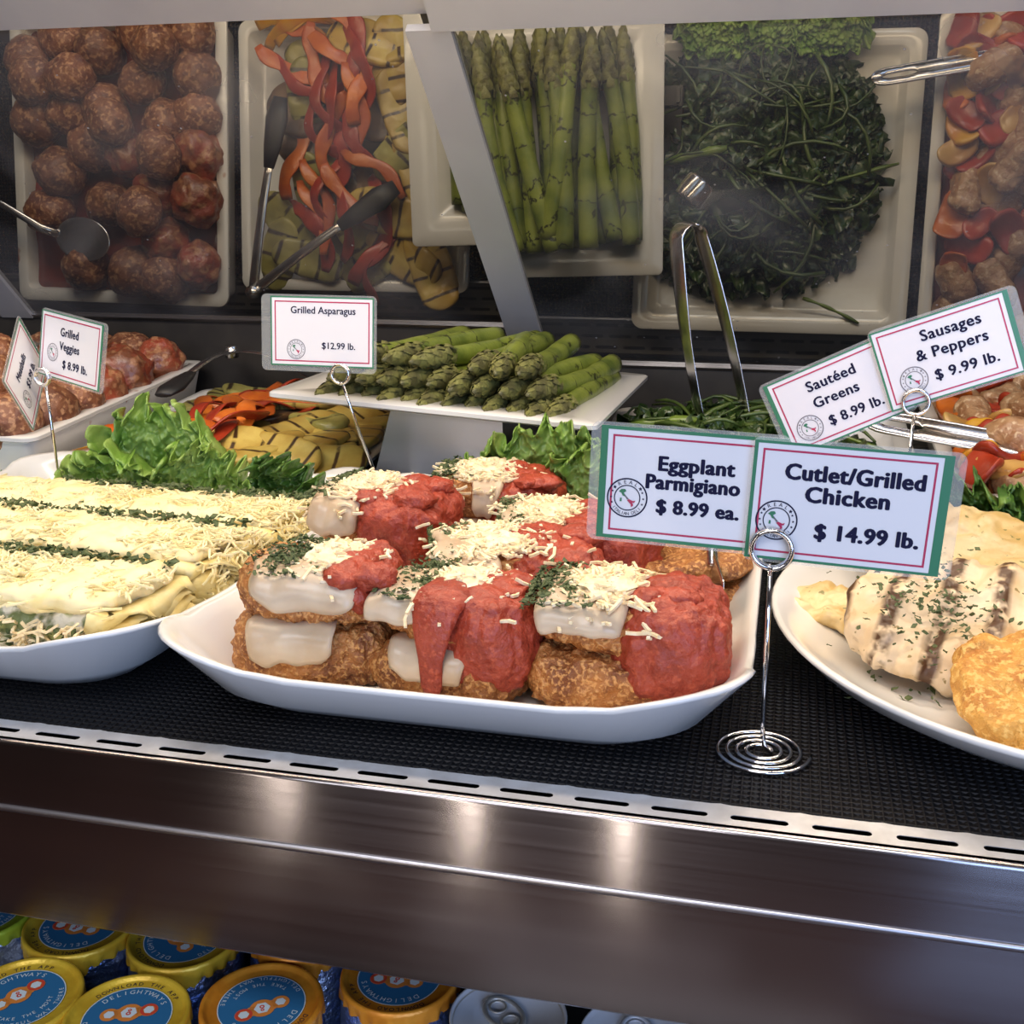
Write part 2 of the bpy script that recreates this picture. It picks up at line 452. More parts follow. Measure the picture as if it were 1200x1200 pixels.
def cpart(mb, name, m, smooth=False):
    o = mb.build(name, m, case, smooth); o.location = (0, -YF, 0); return o


cpart(MB().box(XL, XR, .4385, YB, -.012, -.0005), 'deck_mat', M['mat'])
sl = [(-.328 + .0329 * k, .4285, .0118) for k in range(-26, 30) if XL < -.328 + .0329 * k < XR - .02]
cpart(slot_strip(XL, XR, YF + .0022, .4385, .0008, sl, .0019, .01645), 'slotted_rail', M['rail_steel'])
cpart(MB().box(XL, XR, YF + .004, .4384, -.085, -.080), 'vent_channel', M['black'])
# front sheet: profile extruded along x with a rolled top edge and a bead
prof = [(.4220, .0008)] + [(YF + .0022 - .0022 * math.sin(a), .0008 - .0022 + .0022 * math.cos(a)) for a in [PI / 2 * k / 6 for k in range(7)]]
prof += [(YF, -.0330), (YF, -.095), (YF + .001, -.0965), (YF + .018, -.0965), (YF + .018, -.0935), (YF + .003, -.0935), (YF + .003, -.01)]
mb = MB(); n = len(prof)
mb.add([(x, p[0], p[1]) for x in (XL, XR) for p in prof], [(i, i + 1, n + i + 1, n + i) for i in range(n - 1)])
cpart(mb, 'front_panel', M['panel_steel'], True)
bead = MB(); sec = [(YF - .0016 * math.sin(a) + .0002, -.0351 + .0019 * math.cos(a)) for a in [PI * k / 8 for k in range(9)]]
bead.add([(x, p[0], p[1]) for x in (XL, XR) for p in sec], [(i + 1, i, 9 + i, 9 + i + 1) for i in range(8)])
cpart(bead, 'trim_bead', M['trim_steel'], True)
# rear ledge with vents, the black wall below the mirrors
sl = []
LZ = .022
for r in range(3):
    for k in range(60):
        x = XL + .02 + .0295 * k + (.014 if r % 2 else 0)
        sl.append((x, 1.094 + .0115 * r, .0118, r))
mbv = MB()
for r in range(3):
    rows = [(a, bq, c) for (a, bq, c, q) in sl if q == r]
    y0 = 1.094 + .0115 * r
    t = slot_strip(XL - .1, XR + .1, y0 - .00575, y0 + .00575, LZ, rows, .0017, .01475)
    mbv.add(t.v, t.f)
cpart(mbv, 'vent_grille', M['ledge'])
cpart(MB().box(XL, XR, 1.0862, 1.0882, 0, LZ + .001), 'ledge_lip', M['trim_steel'])
cpart(MB().box(XL, XR, 1.090, 1.1285, 0, .006), 'vent_well', M['black'])
cpart(MB().box(XL, XR, 1.129, 1.139, -.02, .128), 'back_panel', M['dark_panel'])

# sliding mirror doors, leaning out over the food at about 46 degrees
def mirror_door(name, label, x0, x1, m_deg, yo, zb, zt, stiles, glass):
    m = math.radians(m_deg); ca, sa = math.cos(m), math.sin(m)
    root = empty(name, (0, 0, 0)); tag(root, label, 'mirror door', 'sliding mirror doors', 'structure')

    def P(x, s, w):   # s: height z along the plane, w: offset towards the viewer
        y = yo - s * ca / sa
        return (x, y - sa * w, s - ca * w)

    def slab(xa, xb, za, zb_, w0, w1, skew=0):
        mb = MB()
        v = [P(x + (skew if z == zb_ else 0), z, w) for w in (w0, w1) for z in (za, zb_) for x in (xa, xb)]
        return mb.add(v, [(0, 1, 3, 2), (4, 6, 7, 5), (0, 4, 5, 1), (2, 3, 7, 6), (0, 2, 6, 4), (1, 5, 7, 3)])
    slab(x0, x1, zb, zt, -.004, 0).build('mirror_pane', M['mirror'], root, False)
    slab(x0, x1, zt, zt + .07, -.006, .006).build('top_rail', M['frame'], root, False)
    slab(x0, x1, zb - .003, zb, -.004, .003).build('bottom_rail', M['trim_steel'], root, False)
    for (xa, xb, sk) in stiles:
        slab(xa, xb, zb - .003, zt, -.004, .004, sk).build('stile', M['frame'], root, False)
    return root


mirror_door('door_1', 'left mirror door behind the meatballs and vegetables', -1.12, -.25, 45.97, 1.2437, .1225, .3835, [(-.868, -.828, -.01)], None)
mirror_door('door_2', 'right mirror door with the slanting grey stile', -.268, .60, 46.65, 1.2098, .0875, .3690, [(-.268, -.233, -.021)], None)

# the shop floor, the shelves across the aisle and the lower bay
wm = mat('aisle_goods', (.10, .075, .065), (.22, .17, .15), scale=1, rough=.5, c3=(.28, .05, .04), s3=1, lo3=.6, hi3=.66)
for nd in wm.node_tree.nodes:
    if nd.type == 'TEX_NOISE':
        mp_ = wm.node_tree.nodes.new('ShaderNodeMapping'); mp_.inputs['Scale'].default_value = (6, 1, .6)
        wm.node_tree.links.new([q for q in wm.node_tree.nodes if q.type == 'TEX_COORD'][0].outputs['Object'], mp_.inputs[0]); wm.node_tree.links.new(mp_.outputs[0], nd.inputs['Vector'])
wall = MB().box(-3, 3, -1.72, -1.62, -.90, 2.2).build('wall_front', wm, None, False); tag(wall, kind='structure')
floor = MB().box(-3, 3, -3.2, .40, -.93, -.90).build('floor', M['floor'], None, False); tag(floor, kind='structure')
bay = empty('bottle_bay', (0, .40, -.27)); tag(bay, 'dark lower bay of the case holding foil capped cans', 'shelf')
for nm, a in (('shelf_floor', (XL, XR, .36, .70, -.285, -.270)), ('bay_back', (XL, XR, .70, .71, -.285, -.1)), ('bay_ceiling', (XL, XR, .437, .70, -.108, -.100))):
    o = MB().box(*a).build(nm, M['dark_panel'], bay, False); o.location = (0, -.40, .27)

# ------------------------------------------------------------------ dishes


def platter(name, cx, cy, hx, hy, label, group=None):
    """deep porcelain platter with a gently waved rim that rises to the corners"""
    root_v = MB(); n_out = rounded_outline(hx, hy, .055, 10, 14)

    def ring(scale_in, z, wav=0., zw=0.):
        out = []
        for (x, y) in rounded_outline(hx - scale_in, hy - scale_in, max(.012, .055 - scale_in * .55), 10, 14):
            ax, ay = abs(x) / hx, abs(y) / hy
            c = (max(0, ax - .45) / .55) * (max(0, ay - .45) / .55)       # 1 in the corners
            g = math.exp(-((ax - .60) / .07) ** 2) * (ay > .75) + math.exp(-((ay - .66) / .06) ** 2) * (ax > .75)
            k = 1 + wav * (.035 * c - .022 * g)
            out.append((x * k, y * k, z + zw * (.010 * min(1, c * 1.6) - .0035 * g)))
        return out
    R = [ring(.050, 0), ring(.046, 0), ring(.043, .002), ring(.036, .004, .3), ring(.020, .014, .6, .3), ring(.006, .0285, 1, 1), ring(.001, .0345, 1, 1), ring(0, .0362, 1, 1),
         ring(.0012, .0375, 1, 1), ring(.004, .0368, 1, 1), ring(.008, .031, 1, 1), ring(.022, .0175, .6, .3), ring(.036, .0095, .3), ring(.050, .0078), ring(.07, .0075)]
    root_v.rings(R)
    o = root_v.build(name, M['porcelain']); o.location = (cx, cy, 0)
    return tag(o, label, 'platter', group)


platter('serving_platter', -.150, .618, .144, .181, 'white wavy platter in the middle holding the eggplant stacks')
platter('serving_platter', -.444, .622, .150, .184, 'white wavy platter on the left holding the lasagna rows')
# round-oval plate for the chicken
def oval(name, cx, cy, a, bb, label):
    mb = MB(); R = []
    for s, z in ((.60, 0), (.63, 0), (.66, .003), (.78, .009), (.93, .023), (.985, .031), (1.0, .0335), (.992, .035), (.975, .0345), (.93, .029), (.80, .0165), (.66, .0095), (.5, .0085)):
        R.append([(a * s * math.cos(t), bb * s * math.sin(t), z) for t in [2 * PI * k / 72 for k in range(72)]])
    mb.rings(R); o = mb.build(name, M['porcelain']); o.location = (cx, cy, 0); return tag(o, label, 'plate')


oval('dinner_plate', .150, .612, .150, .176, 'large round white plate holding grilled chicken and a cutlet')

TRAYS = {'A': (-.261, .801, .096, .262, .244, .003, .051, -.033), 'M': (-.738, .802, .057, .264, .314, .069, .014, .015), 'V': (-.472, .811, .029, .266, .288, .07, .008, .002),
         'G': (-.022, .808, .020, .268, .289, .10, .001, .004), 'S': (.250, .796, .051, .264, .321, .062, .002, -.003)}
FR = {}
for k, (x, y, z, w, d, t, r, s_) in TRAYS.items():
    e1 = Vector((math.cos(s_) * math.cos(r), math.sin(s_) * math.cos(r), -math.sin(r)))
    e2 = Vector((-math.sin(s_) * math.cos(t), math.cos(s_) * math.cos(t), math.sin(t)))
    n3_ = e1.cross(e2).normalized(); e2 = n3_.cross(e1)
    FR[k] = Matrix(((e1.x, e2.x, n3_.x, x), (e1.y, e2.y, n3_.y, y), (e1.z, e2.z, n3_.z, z), (0, 0, 0, 1)))


def tray(name, k, depth, rim, label, m, taper=.012, wall=.004, cr=.012):
    """rectangular porcelain tray; local origin at the middle of the front rim edge"""
    w, d = TRAYS[k][3], TRAYS[k][4]; mb = MB()

    def ring(ins, z, r):
        return [(x, y + d / 2, z) for x, y in rounded_outline(w / 2 - ins, d / 2 - ins, r, 6, 3)]
    R = [ring(taper + .006, -depth, cr * .6), ring(taper, -depth + .003, cr * .7), ring(.004, -.006, cr), ring(0, -.004, cr), ring(0, -.001, cr), ring(.0015, 0, cr), ring(rim - .001, 0, cr * .7),
         ring(rim, -.001, cr * .7), ring(rim + taper * .5, -depth + .006, cr * .6), ring(rim + taper * .5 + .004, -depth + .004, cr * .5)]
    mb.rings(R); o = mb.build(name, m, None, True); o.matrix_world = FR[k]
    mod = o.modifiers.new('edge', 'EDGE_SPLIT'); mod.split_angle = math.radians(50)
    return tag(o, label, 'tray')


tray('serving_tray', 'M', .046, .013, 'deep white tray with sauce streaks full of meatballs', M['porcelain_stained'])
tray('serving_tray', 'V', .026, .012, 'shallow white tray of grilled vegetables', M['porcelain'], taper=.010)
tray('serving_tray', 'A', .013, .030, 'flat square white tray raised on a steel stand with asparagus', M['porcelain'], taper=.030, cr=.006)
tray('serving_tray', 'G', .017, .016, 'white tray of sauteed greens below the standing tongs', M['porcelain'], taper=.010)
tray('serving_tray', 'S', .044, .012, 'deep white tray of sausages and peppers on the right', M['porcelain'])


def put(o, k, a, bb, h, rz=0, rx=0, ry=0, sc=1.0):
    o.matrix_world = FR[k] @ Matrix.Translation((a, bb, h)) @ Matrix.Rotation(rz, 4, 'Z') @ Matrix.Rotation(rx, 4, 'X') @ Matrix.Rotation(ry, 4, 'Y') @ Matrix.Scale(sc, 4)
    return o


# asparagus stand and the slotted rack beside it
st = MB()
T = FR['A']
top = [T @ Vector((x, y, -.0132)) for x, y in ((-.045, .045), (.048, .045), (.048, .19), (-.045, .19))]
botm = [Vector((p.x - .004 + (-.018 if i in (0, 3) else .006), p.y - (.006 if i < 2 else -.004), .0)) for i, p in enumerate(top)]
st.add(botm + top, [(3, 2, 1, 0), (4, 5, 6, 7), (0, 1, 5, 4), (1, 2, 6, 5), (2, 3, 7, 6), (3, 0, 4, 7)])
o = st.build('tray_stand', M['stand'], None, False); tag(o, 'grey steel riser under the asparagus tray', 'stand')
rk = empty('slotted_rack', (-.165, .862, 0)); tag(rk, 'black slotted rack beside the steel riser under the asparagus tray', 'rack')
mb = MB(); mb.box(-.028, .052, .02, .07, 0, .058); mb.build('rack_body', M['black'], rk, False)
mb = MB()
for j in range(3):
    mb.box(-.028, .052, 0, .018, .026 + .016 * j, .030 + .016 * j)
    for k in range(6): mb.box(-.026 + .0146 * k, -.023 + .0146 * k, .002, .016, .030 + .016 * j, .036 + .016 * j)
for k in (-.028, .049): mb.box(k, k + .003, 0, .019, 0, .064)
mb.build('slat', M['ledge'], rk, False)

# ------------------------------------------------------------------ loose toppings


def shreds(n, pick, L=(.007, .013), w=.0013, t=.0009, seed=0, bend=.25, tilt=.35):
    rs = random.Random(seed); mb = MB()
    for i in range(n):
        p, up = pick(rs)
        a = rs.uniform(0, PI); l = rs.uniform(*L) / 2; tl = rs.uniform(-tilt, tilt) + up
        d = Vector((math.cos(a) * math.cos(tl), math.sin(a) * math.cos(tl), math.sin(tl)))
        s_ = Vector((-math.sin(a), math.cos(a), 0)); bd = s_ * l * rs.uniform(-bend, bend) + Vector((0, 0, l * rs.uniform(-bend, bend) * .5))
        nn = d.cross(s_)
        P = [p - d * l, p + bd, p + d * l]; v = []
        for q in P: v += [q + s_ * w + nn * t, q - s_ * w + nn * t, q - s_ * w - nn * t, q + s_ * w - nn * t]
        f = [(0, 1, 2, 3), (11, 10, 9, 8)]
        for j in (0, 4): f += [(j + k, j + 4 + k, j + 4 + (k + 1) % 4, j + (k + 1) % 4) for k in range(4)]
        mb.add(v, f)
    return mb


def flakes(n, pick, size=(.0012, .0026), seed=0):
    rs = random.Random(seed); mb = MB()
    for i in range(n):
        p, up = pick(rs); s_ = rs.uniform(*size)
        R = Euler((rs.uniform(-.7, .7), rs.uniform(-.7, .7), rs.uniform(0, 6.3))).to_matrix()
        v = [p + R @ Vector((x * s_, y * s_, z * s_)) for x, y, z in ((-1.2, 0, .25), (-.3, -.6, -.1), (.8, -.4, .2), (1.2, .2, -.2), (.2, .7, .2), (-.7, .5, 0))]
        v += [q - R @ Vector((0, 0, .0003)) for q in v]
        mb.add(v, [(0, 1, 2, 3, 4, 5), (11, 10, 9, 8, 7, 6)] + [(k, 6 + k, 6 + (k + 1) % 6, (k + 1) % 6) for k in range(6)])
    return mb


def drape(x0, x1, path, th=.0034, nx=12, seed=0, wob=.002, edge=.004, rd=.16):
    """thin slice that follows a path of (y, z) points across x0..x1 -- lies on top and hangs over the front"""
    # resample the path
    P = [Vector((0, a, c)) for a, c in path]; pts = []
    for i in range(len(P) - 1):
        m_ = max(2, int((P[i + 1] - P[i]).length / .0022))
        for k in range(m_): pts.append(P[i].lerp(P[i + 1], k / m_))
    pts.append(P[-1])
    for _ in range(3): pts = [pts[0]] + [(pts[i - 1] + pts[i] * 2 + pts[i + 1]) / 4 for i in range(1, len(pts) - 1)] + [pts[-1]]
    n = len(pts); top = []; bot = []

    def at_i(q):
        k = max(0, min(n - 2, int(q))); return pts[k].lerp(pts[k + 1], q - k)
    for i, p0 in enumerate(pts):
        p = p0
        t = (pts[min(i + 1, n - 1)] - pts[max(i - 1, 0)]).normalized(); nn = Vector((0, -t.z, t.y))
        if nn.z < 0 and abs(t.y) > abs(t.z): nn = -nn
        if nn.y > 0 and abs(t.z) > abs(t.y): nn = -nn
        for j in range(nx + 1):
            u = j / nx; x = x0 + (x1 - x0) * u
            cc = abs(2 * u - 1) ** 4; p = at_i(i * (1 - rd * cc) + (n * .05) * cc * (1 - i / n)); x -= (x1 - x0) * .07 * (2 * u - 1) * (i / n) ** 5
            ev = min(1, min(i, n - 1 - i) / 2, min(j, nx - j) / 1.5)
            e = edge * .6 * fb((i * .07 + seed * 9, u * 1.5 + seed, .3), 2)
            e2_ = edge * .8 * fb((u * 2.3 + seed * 3, 4.2, seed), 2) * (i / n) ** 2
            q = p + Vector((x + (e if j in (0, nx) or True else 0) * (abs(u - .5) * 2), 0, -e2_)) + nn * wob * fb((x * 60 + seed, p.y * 60, p.z * 60), 2)
            hh = th * (.45 + .55 * math.sqrt(ev))
            top.append(q + nn * hh); bot.append(q - nn * hh * .3)
    W = nx + 1; f = []; o = len(top)
    for i in range(n - 1):
        for j in range(nx):
            a = i * W + j
            f += [(a, a + 1, a + W + 1, a + W), (o + a, o + a + W, o + a + W + 1, o + a + 1)]
    for i in range(n - 1):
        for j in (0, nx):
            a = i * W + j; f.append((a, a + W, o + a + W, o + a) if j == 0 else (a + W, a, o + a, o + a + W))
    for j in range(nx):
        a = j; f.append((a + 1, a, o + a, o + a + 1)); a = (n - 1) * W + j; f.append((a, a + 1, o + a + 1, o + a))
    return MB().add(top + bot, f)


def round_warp(hx, hy, k=.35):
    """pull the outline of a block towards an ellipse"""
    def fn(p):
        ax, ay = p.x / hx, p.y / hy
        m_ = max(abs(ax), abs(ay)); r_ = math.hypot(ax, ay)
        if r_ < 1e-6: return p
        s_ = (m_ / r_) * k + (1 - k)
        return Vector((p.x * s_, p.y * s_, p.z))
    return fn


PZ = .0088


def stack(x, y, rz, w, d, h, seed, label, sauce=(.22, .34, .5), low_moz=True, drip=False, moz=(-.52, .12), lowbread=True, sh=160, front_hang=.018, cheese_x=(-.18, .26)):
    """eggplant parmigiana: two breaded slices, mozzarella, sauce on the right, cheese and parsley on top"""
    root = empty('eggplant_stack', (x, y, PZ), (0, 0, rz)); tag(root, label, 'eggplant parmigiana', 'eggplant parmigiana stacks')
    hl = h * .27
    hx, hy = w / 2, d / 2
    v, f = pillow((hx, hy, hl), .011, (44, 38, 16), .0026, 190, seed, round_warp(hx, hy, .5), 4, .004, 22)
    o = MB().add(v, f, Matrix.Translation((0, 0, hl - .0005))).build('breaded_slice', M['bread'], root)
    v, f = pillow((hx * .95, hy * .94, hl * .85), .011, (42, 36, 14), .0026, 190, seed + 5, round_warp(hx, hy, .5), 4, .004, 22)
    MB().add(v, f, Matrix.Translation((.001, .003, h * .54 + hl * .85)) @ Matrix.Rotation(.06, 4, 'Y')).build('breaded_slice', M['bread'], root)
    zt = h * .54 + hl * 1.7
    if low_moz:
        x0 = -w * (.34 if seed % 2 else .30)
        drape(x0, x0 + w * .54, [(0, h * .56), (-hy * .8, h * .57), (-hy * 1.02, h * .50), (-hy * 1.08, h * .36), (-hy * 1.09, h * .26)], .0018, 18, seed, .0012, .008, .07).build('mozzarella_slice', M['mozz'], root)
    drape(moz[0] * w, moz[1] * w, [(hy * .6, zt + .001), (-hy * .55, zt + .0012), (-hy * .92, zt - .002), (-hy * 1.04, zt - .009), (-hy * 1.06, zt - front_hang)], .0040, 22, seed + 3, .0022, .007, .085).build('mozzarella_slice', M['mozz'], root)
    cx, sw, sz = sauce
    v, f = pillow((w * sw, hy * 1.07, h * sz), .016, (36, 34, 20), .0024, 150, seed + 9, round_warp(w * sw, hy * 1.05, .45), 4, .0035, 30)
    sm = MB().add(v, f, Matrix.Translation((w * cx, .001, zt + .004 - h * sz)))
    if drip:
        sm.tube([(w * .06, -hy * .2, zt + .004), (w * .05, -hy * .75, zt + .0045), (w * .04, -hy * 1.02, zt + .001), (w * .03, -hy * 1.12, zt - .010), (w * .025, -hy * 1.15, zt - .024), (w * .03, -hy * 1.16, zt - .038), (w * .03, -hy * 1.15, zt - .043)],
                [.014, .014, .013, .010, .0065, .0055, .003], 12, True, .35, (0, -1, 1))
    # lumps of sauce on top and one soft run at the right
    rd = random.Random(seed)
    for q in range(5):
        v, f = blob((rd.uniform(.008, .014), rd.uniform(.008, .014), rd.uniform(.004, .007)), 3, .3, 1.8, seed + q, 4)
        sm.add(v, f, Matrix.Translation((w * (cx + rd.uniform(-.8, .7) * sw), hy * rd.uniform(-.75, .6), zt + .002)))
    sm.build('tomato_sauce', M['sauce'], root)

    def top(rs):
        u = rs.gauss(0, .42); vv = rs.gauss(-.05, .50)
        px = w * (cheese_x[0] + (cheese_x[1] - cheese_x[0]) * (.5 + u * .62)); py = vv * hy * .95
        py = max(-hy * 1.12, min(hy, py))
        hgt = zt + .0035 + .006 * math.exp(-(u * u + vv * vv) * 2.8) * rs.uniform(.4, 1.1)
        if py < -hy * .92: hgt -= rs.uniform(.002, .012)
        return Vector((px, py, hgt)), 0
    v, f = blob((w * .18, hy * .62, .0055), 3, .35, 3, seed)
    c = shreds(int(sh * 1.8), top, (.005, .011), .0008, .0007, seed, .3, .5)
    c.add(v, f, Matrix.Translation((w * sum(cheese_x) / 2, 0, zt + .0045)))
    o = c.build('grated_cheese', M['cheese'], root, False); o['kind'] = 'stuff'

    def herb(rs):
        px = w * (cheese_x[0] - .06 + rs.gauss(0, .10)); py = rs.gauss(.05, .5) * hy
        px = max(px, -w * .46); py = max(-hy * .98, min(hy * .9, py))
        return Vector((px, py, zt + .0030 + rs.uniform(0, .0030) - .004 * max(0, abs(px / hx) - .75) * 4)), 0
    o = flakes(430, herb, (.0009, .0021), seed).build('chopped_parsley', M['parsley'], root, False); o['kind'] = 'stuff'
    return root


stack(-.229, .517, .10, .084, .062, .058, 1, 'front left eggplant stack with bare breading and two white cheese slices', sauce=(.34, .13, .18), cheese_x=(-.08, .34), moz=(-.34, .36), sh=110, front_hang=.015)
stack(-.154, .514, -.12, .080, .062, .051, 2, 'front middle eggplant stack with a red sauce drip over torn white cheese', sauce=(.28, .30, .46), drip=True, cheese_x=(-.16, .30), moz=(-.46, .10), sh=120, front_hang=.011)
stack(-.070, .519, .04, .096, .066, .054, 3, 'front right eggplant stack with a sauce covered right end and one cheese slice', sauce=(.25, .30, .46), low_moz=False, cheese_x=(-.30, .18), moz=(-.40, .06), sh=200, front_hang=.011)
stack(-.238, .640, -.10, .084, .070, .064, 4, 'tall eggplant stack at the back left, right half thick with red sauce', sauce=(.21, .34, .46), low_moz=False, cheese_x=(-.34, .10), moz=(-.40, .0), front_hang=.020, sh=200)
stack(-.142, .585, .35, .096, .070, .053, 5, 'middle eggplant stack right behind the front row, buried in grated cheese', sauce=(.22, .32, .48), low_moz=False, cheese_x=(-.38, .16), moz=(-.44, -.1), sh=280, front_hang=.010)
stack(-.120, .655, .20, .098, .066, .052, 6, 'eggplant stack behind the middle one, nearest the eggplant price card', sauce=(.20, .34, .48), low_moz=False, cheese_x=(-.40, .10), moz=(-.44, -.1), sh=250, front_hang=.010)
stack(-.186, .722, .10, .088, .066, .058, 8, 'rearmost eggplant stack in front of the lettuce with a white cheese flap over sauce', sauce=(.20, .32, .38), low_moz=True, cheese_x=(-.34, .18), moz=(-.16, .10), sh=220)
# plain breaded cutlet tucked at the right of the platter
root = empty('breaded_cutlet', (-.052, .655, PZ)); tag(root, 'dark browned eggplant slice under the eggplant price card', 'eggplant slice')
v, f = pillow((.040, .034, .010), .010, (26, 22, 8), .003, 130, 21, round_warp(.04, .034, .7), 4, .004, 22)
MB().add(v, f, Matrix.Translation((0, 0, .010)) @ Matrix.Rotation(.08, 4, 'X')).build('breaded_slice', M['bread'], root)
v, f = pillow((.036, .030, .007), .007, (22, 18, 6), .0025, 130, 22, round_warp(.036, .03, .7), 4, .003, 22)
MB().add(v, f, Matrix.Translation((.003, .006, .026)) @ Matrix.Rotation(-.1, 4, 'Y')).build('breaded_slice', M['bread'], root)
# serving spatula lying at the right of the platter
root = empty('serving_spatula', (-.030, .615, .012), (0, 0, .2)); tag(root, 'steel serving spatula standing in the right side of the eggplant platter', 'spatula')
v, f = pillow((.0006, .022, .016), .0006, (2, 8, 8)); MB().add(v, f, Matrix.Translation((0, .0, .022)) @ Matrix.Rotation(.12, 4, 'X')).build('blade', M['steel'], root)
MB().tube([(0, .02, .03), (.004, .06, .046), (.010, .13, .056)], .0035, 8).build('handle', M['steel'], root)
# pieces of parsley that dropped on the dishes
def scatter(cx, cy, rx, ry, z):
    return lambda rs: (Vector((cx + rs.uniform(-rx, rx), cy + rs.uniform(-ry, ry), z)), 0)
o = flakes(34, scatter(-.038, .58, .014, .05, .0100), (.0010, .0022), 50).build('parsley_flakes', M['parsley'], None, False); tag(o, 'parsley bits dropped on the right side of the eggplant platter', 'herbs', kind='stuff')
o = flakes(70, scatter(.075, .565, .035, .04, .0120), (.0009, .0022), 51).build('parsley_flakes', M['parsley'], None, False); tag(o, 'dried herb bits on the bare front of the chicken plate', 'herbs', kind='stuff')
o = shreds(22, scatter(-.17, .4795, .07, .005, .0135), (.006, .011), .0011, .0009, 52).build('cheese_shreds', M['cheese'], None, False); tag(o, 'cheese shreds fallen along the front of the eggplant platter', 'cheese', kind='stuff')

# ------------------------------------------------------------------ lasagna rows
def lasagna(xr, y, rz, L_, w, h, seed, label, filling):
    root = empty('lasagna_row', (xr, y, PZ), (0, 0, rz)); tag(root, label, 'lasagna', 'rows of spinach lasagna')
    hx, hy = L_ / 2, w / 2

    def wp(p):
        u = (p.x + hx) / (2 * hx)
        return Vector((p.x, p.y * (1 - .10 * max(0, u - .8) / .2), p.z))
    v, f = pillow((hx, hy, h * .42), .013, (60, 20, 10), .0035, 75, seed, wp, 4, .004, 20)
    MB().add(v, f, Matrix.Translation((-hx, 0, h * .42))).build('filling', M['filling'] if filling else M['pasta'], root)
    # sheets of pasta that show as folds along the side and at the end
    ps = MB(); rs = random.Random(seed)
    for k in range(5):
        z = h * (.30 + .12 * k); n = 70; top = []
        path = [(-2 * hx * (1 - i / 44), -hy * 1.0) for i in range(45)] + [(0.004 * math.sin(PI * i / 12), -hy + 2 * hy * i / 12) for i in range(1, 13)]
        if filling: path = path[42:]
        for i, (px, py) in enumerate(path):
            ww = .0042 * fb((px * 45 + k * 3, py * 45, seed), 2) + (.003 * math.sin(i * 1.3 + k * 2) if i > 42 else 0)
            ox, oy = (0, -1) if i < len(path) - 12 else (1, 0)
            base = Vector((px, py, z + .006 * fb((px * 25, k + seed, 3.1), 2)))
            tipp = base + Vector((ox * (.005 + ww), oy * (.0035 + ww), -.004 + .004 * math.sin(i * .9 + k)))
            top += [base - Vector((ox * .008, oy * .008, -.001)), base + Vector((0, 0, .0012)), tipp, base - Vector((0, 0, .0012))]
        m_ = len(path)
        ps.add(top, [(4 * i + j, 4 * i + (j + 1) % 4, 4 * i + 4 + (j + 1) % 4, 4 * i + 4 + j) for i in range(m_ - 1) for j in range(4)])
    ps.build('pasta_sheet', M['pasta'], root)

    def wt(p):
        s_ = .0022 * math.sin(p.x * 70 + seed)
        return p + Vector((0, s_, 0))
    v, f = pillow((hx * .985, hy * .90, h * .17), .011, (70, 22, 8), .0030, 110, seed + 2, wt, 4, .0035, 26)
    MB().add(v, f, Matrix.Translation((-hx - .002, 0, h * .86))).build('cheese_topping', M['cheese_yellow'] if not filling else M['cheese_yellow'], root)

    def pk(rs):
        px = -rs.uniform(.0, 2 * hx); py = rs.gauss(0, .40) * hy; py = max(-hy * 1.02, min(hy, py))
        z = h * 1.02 - .0016 + .002 * rs.random() - .009 * max(0, abs(py / hy) - .62) / .38
        return Vector((px, py, z)), 0
    o = shreds(1300, pk, (.008, .020), .0006, .00055, seed, .6, .3).build('grated_cheese', M['cheese_yellow'], root, False); o['kind'] = 'stuff'

    if filling:
        def sd(rs):
            px = -rs.uniform(.004, 1.4 * hx); return Vector((px, -hy * 1.02 - rs.uniform(0, .003), h * rs.uniform(.06, .62))), 0
        sdm = shreds(150, sd, (.006, .016), .0007, .0006, seed + 3, .7, .9); o = sdm.build('hanging_cheese', M['cheese'], root, False); o['kind'] = 'stuff'
        o = flakes(130, sd, (.0014, .0040), seed + 4).build('spinach_bits', M['parsley'], root, False); o['kind'] = 'stuff'
    else:
        def sd(rs):
            return Vector((rs.uniform(.002, .009), rs.uniform(-hy * .9, hy * .9), h * rs.uniform(.2, .95))), .6
        o = shreds(110, sd, (.005, .014), .0006, .0005, seed + 3, .7, .9).build('hanging_cheese', M['cheese_yellow'], root, False); o['kind'] = 'stuff'

    def hk(rs):
        px = -rs.uniform(.004, .20); py = hy * (.74 + rs.gauss(0, .13)) * (1 if fb((px * 30, seed, 0), 2) > -.15 else rs.uniform(.9, 1.1))
        return Vector((px, py, h * 1.0 + rs.uniform(-.002, .0035))), 0
    o = flakes(420, hk, (.0013, .0032), seed).build('chopped_parsley', M['parsley'], root, False); o['kind'] = 'stuff'


lasagna(-.328, .516, -.10, .240, .072, .039, 31, 'front lasagna row with pale creamy spinach filling showing at its side', True)
lasagna(-.324, .598, -.06, .245, .072, .040, 32, 'middle lasagna row with yellow cheese on top and a folded pasta end', False)
lasagna(-.314, .680, -.03, .255, .072, .037, 33, 'rear lasagna row in front of the lettuce with ruffled yellow pasta at the end', False)

# ------------------------------------------------------------------ lettuce


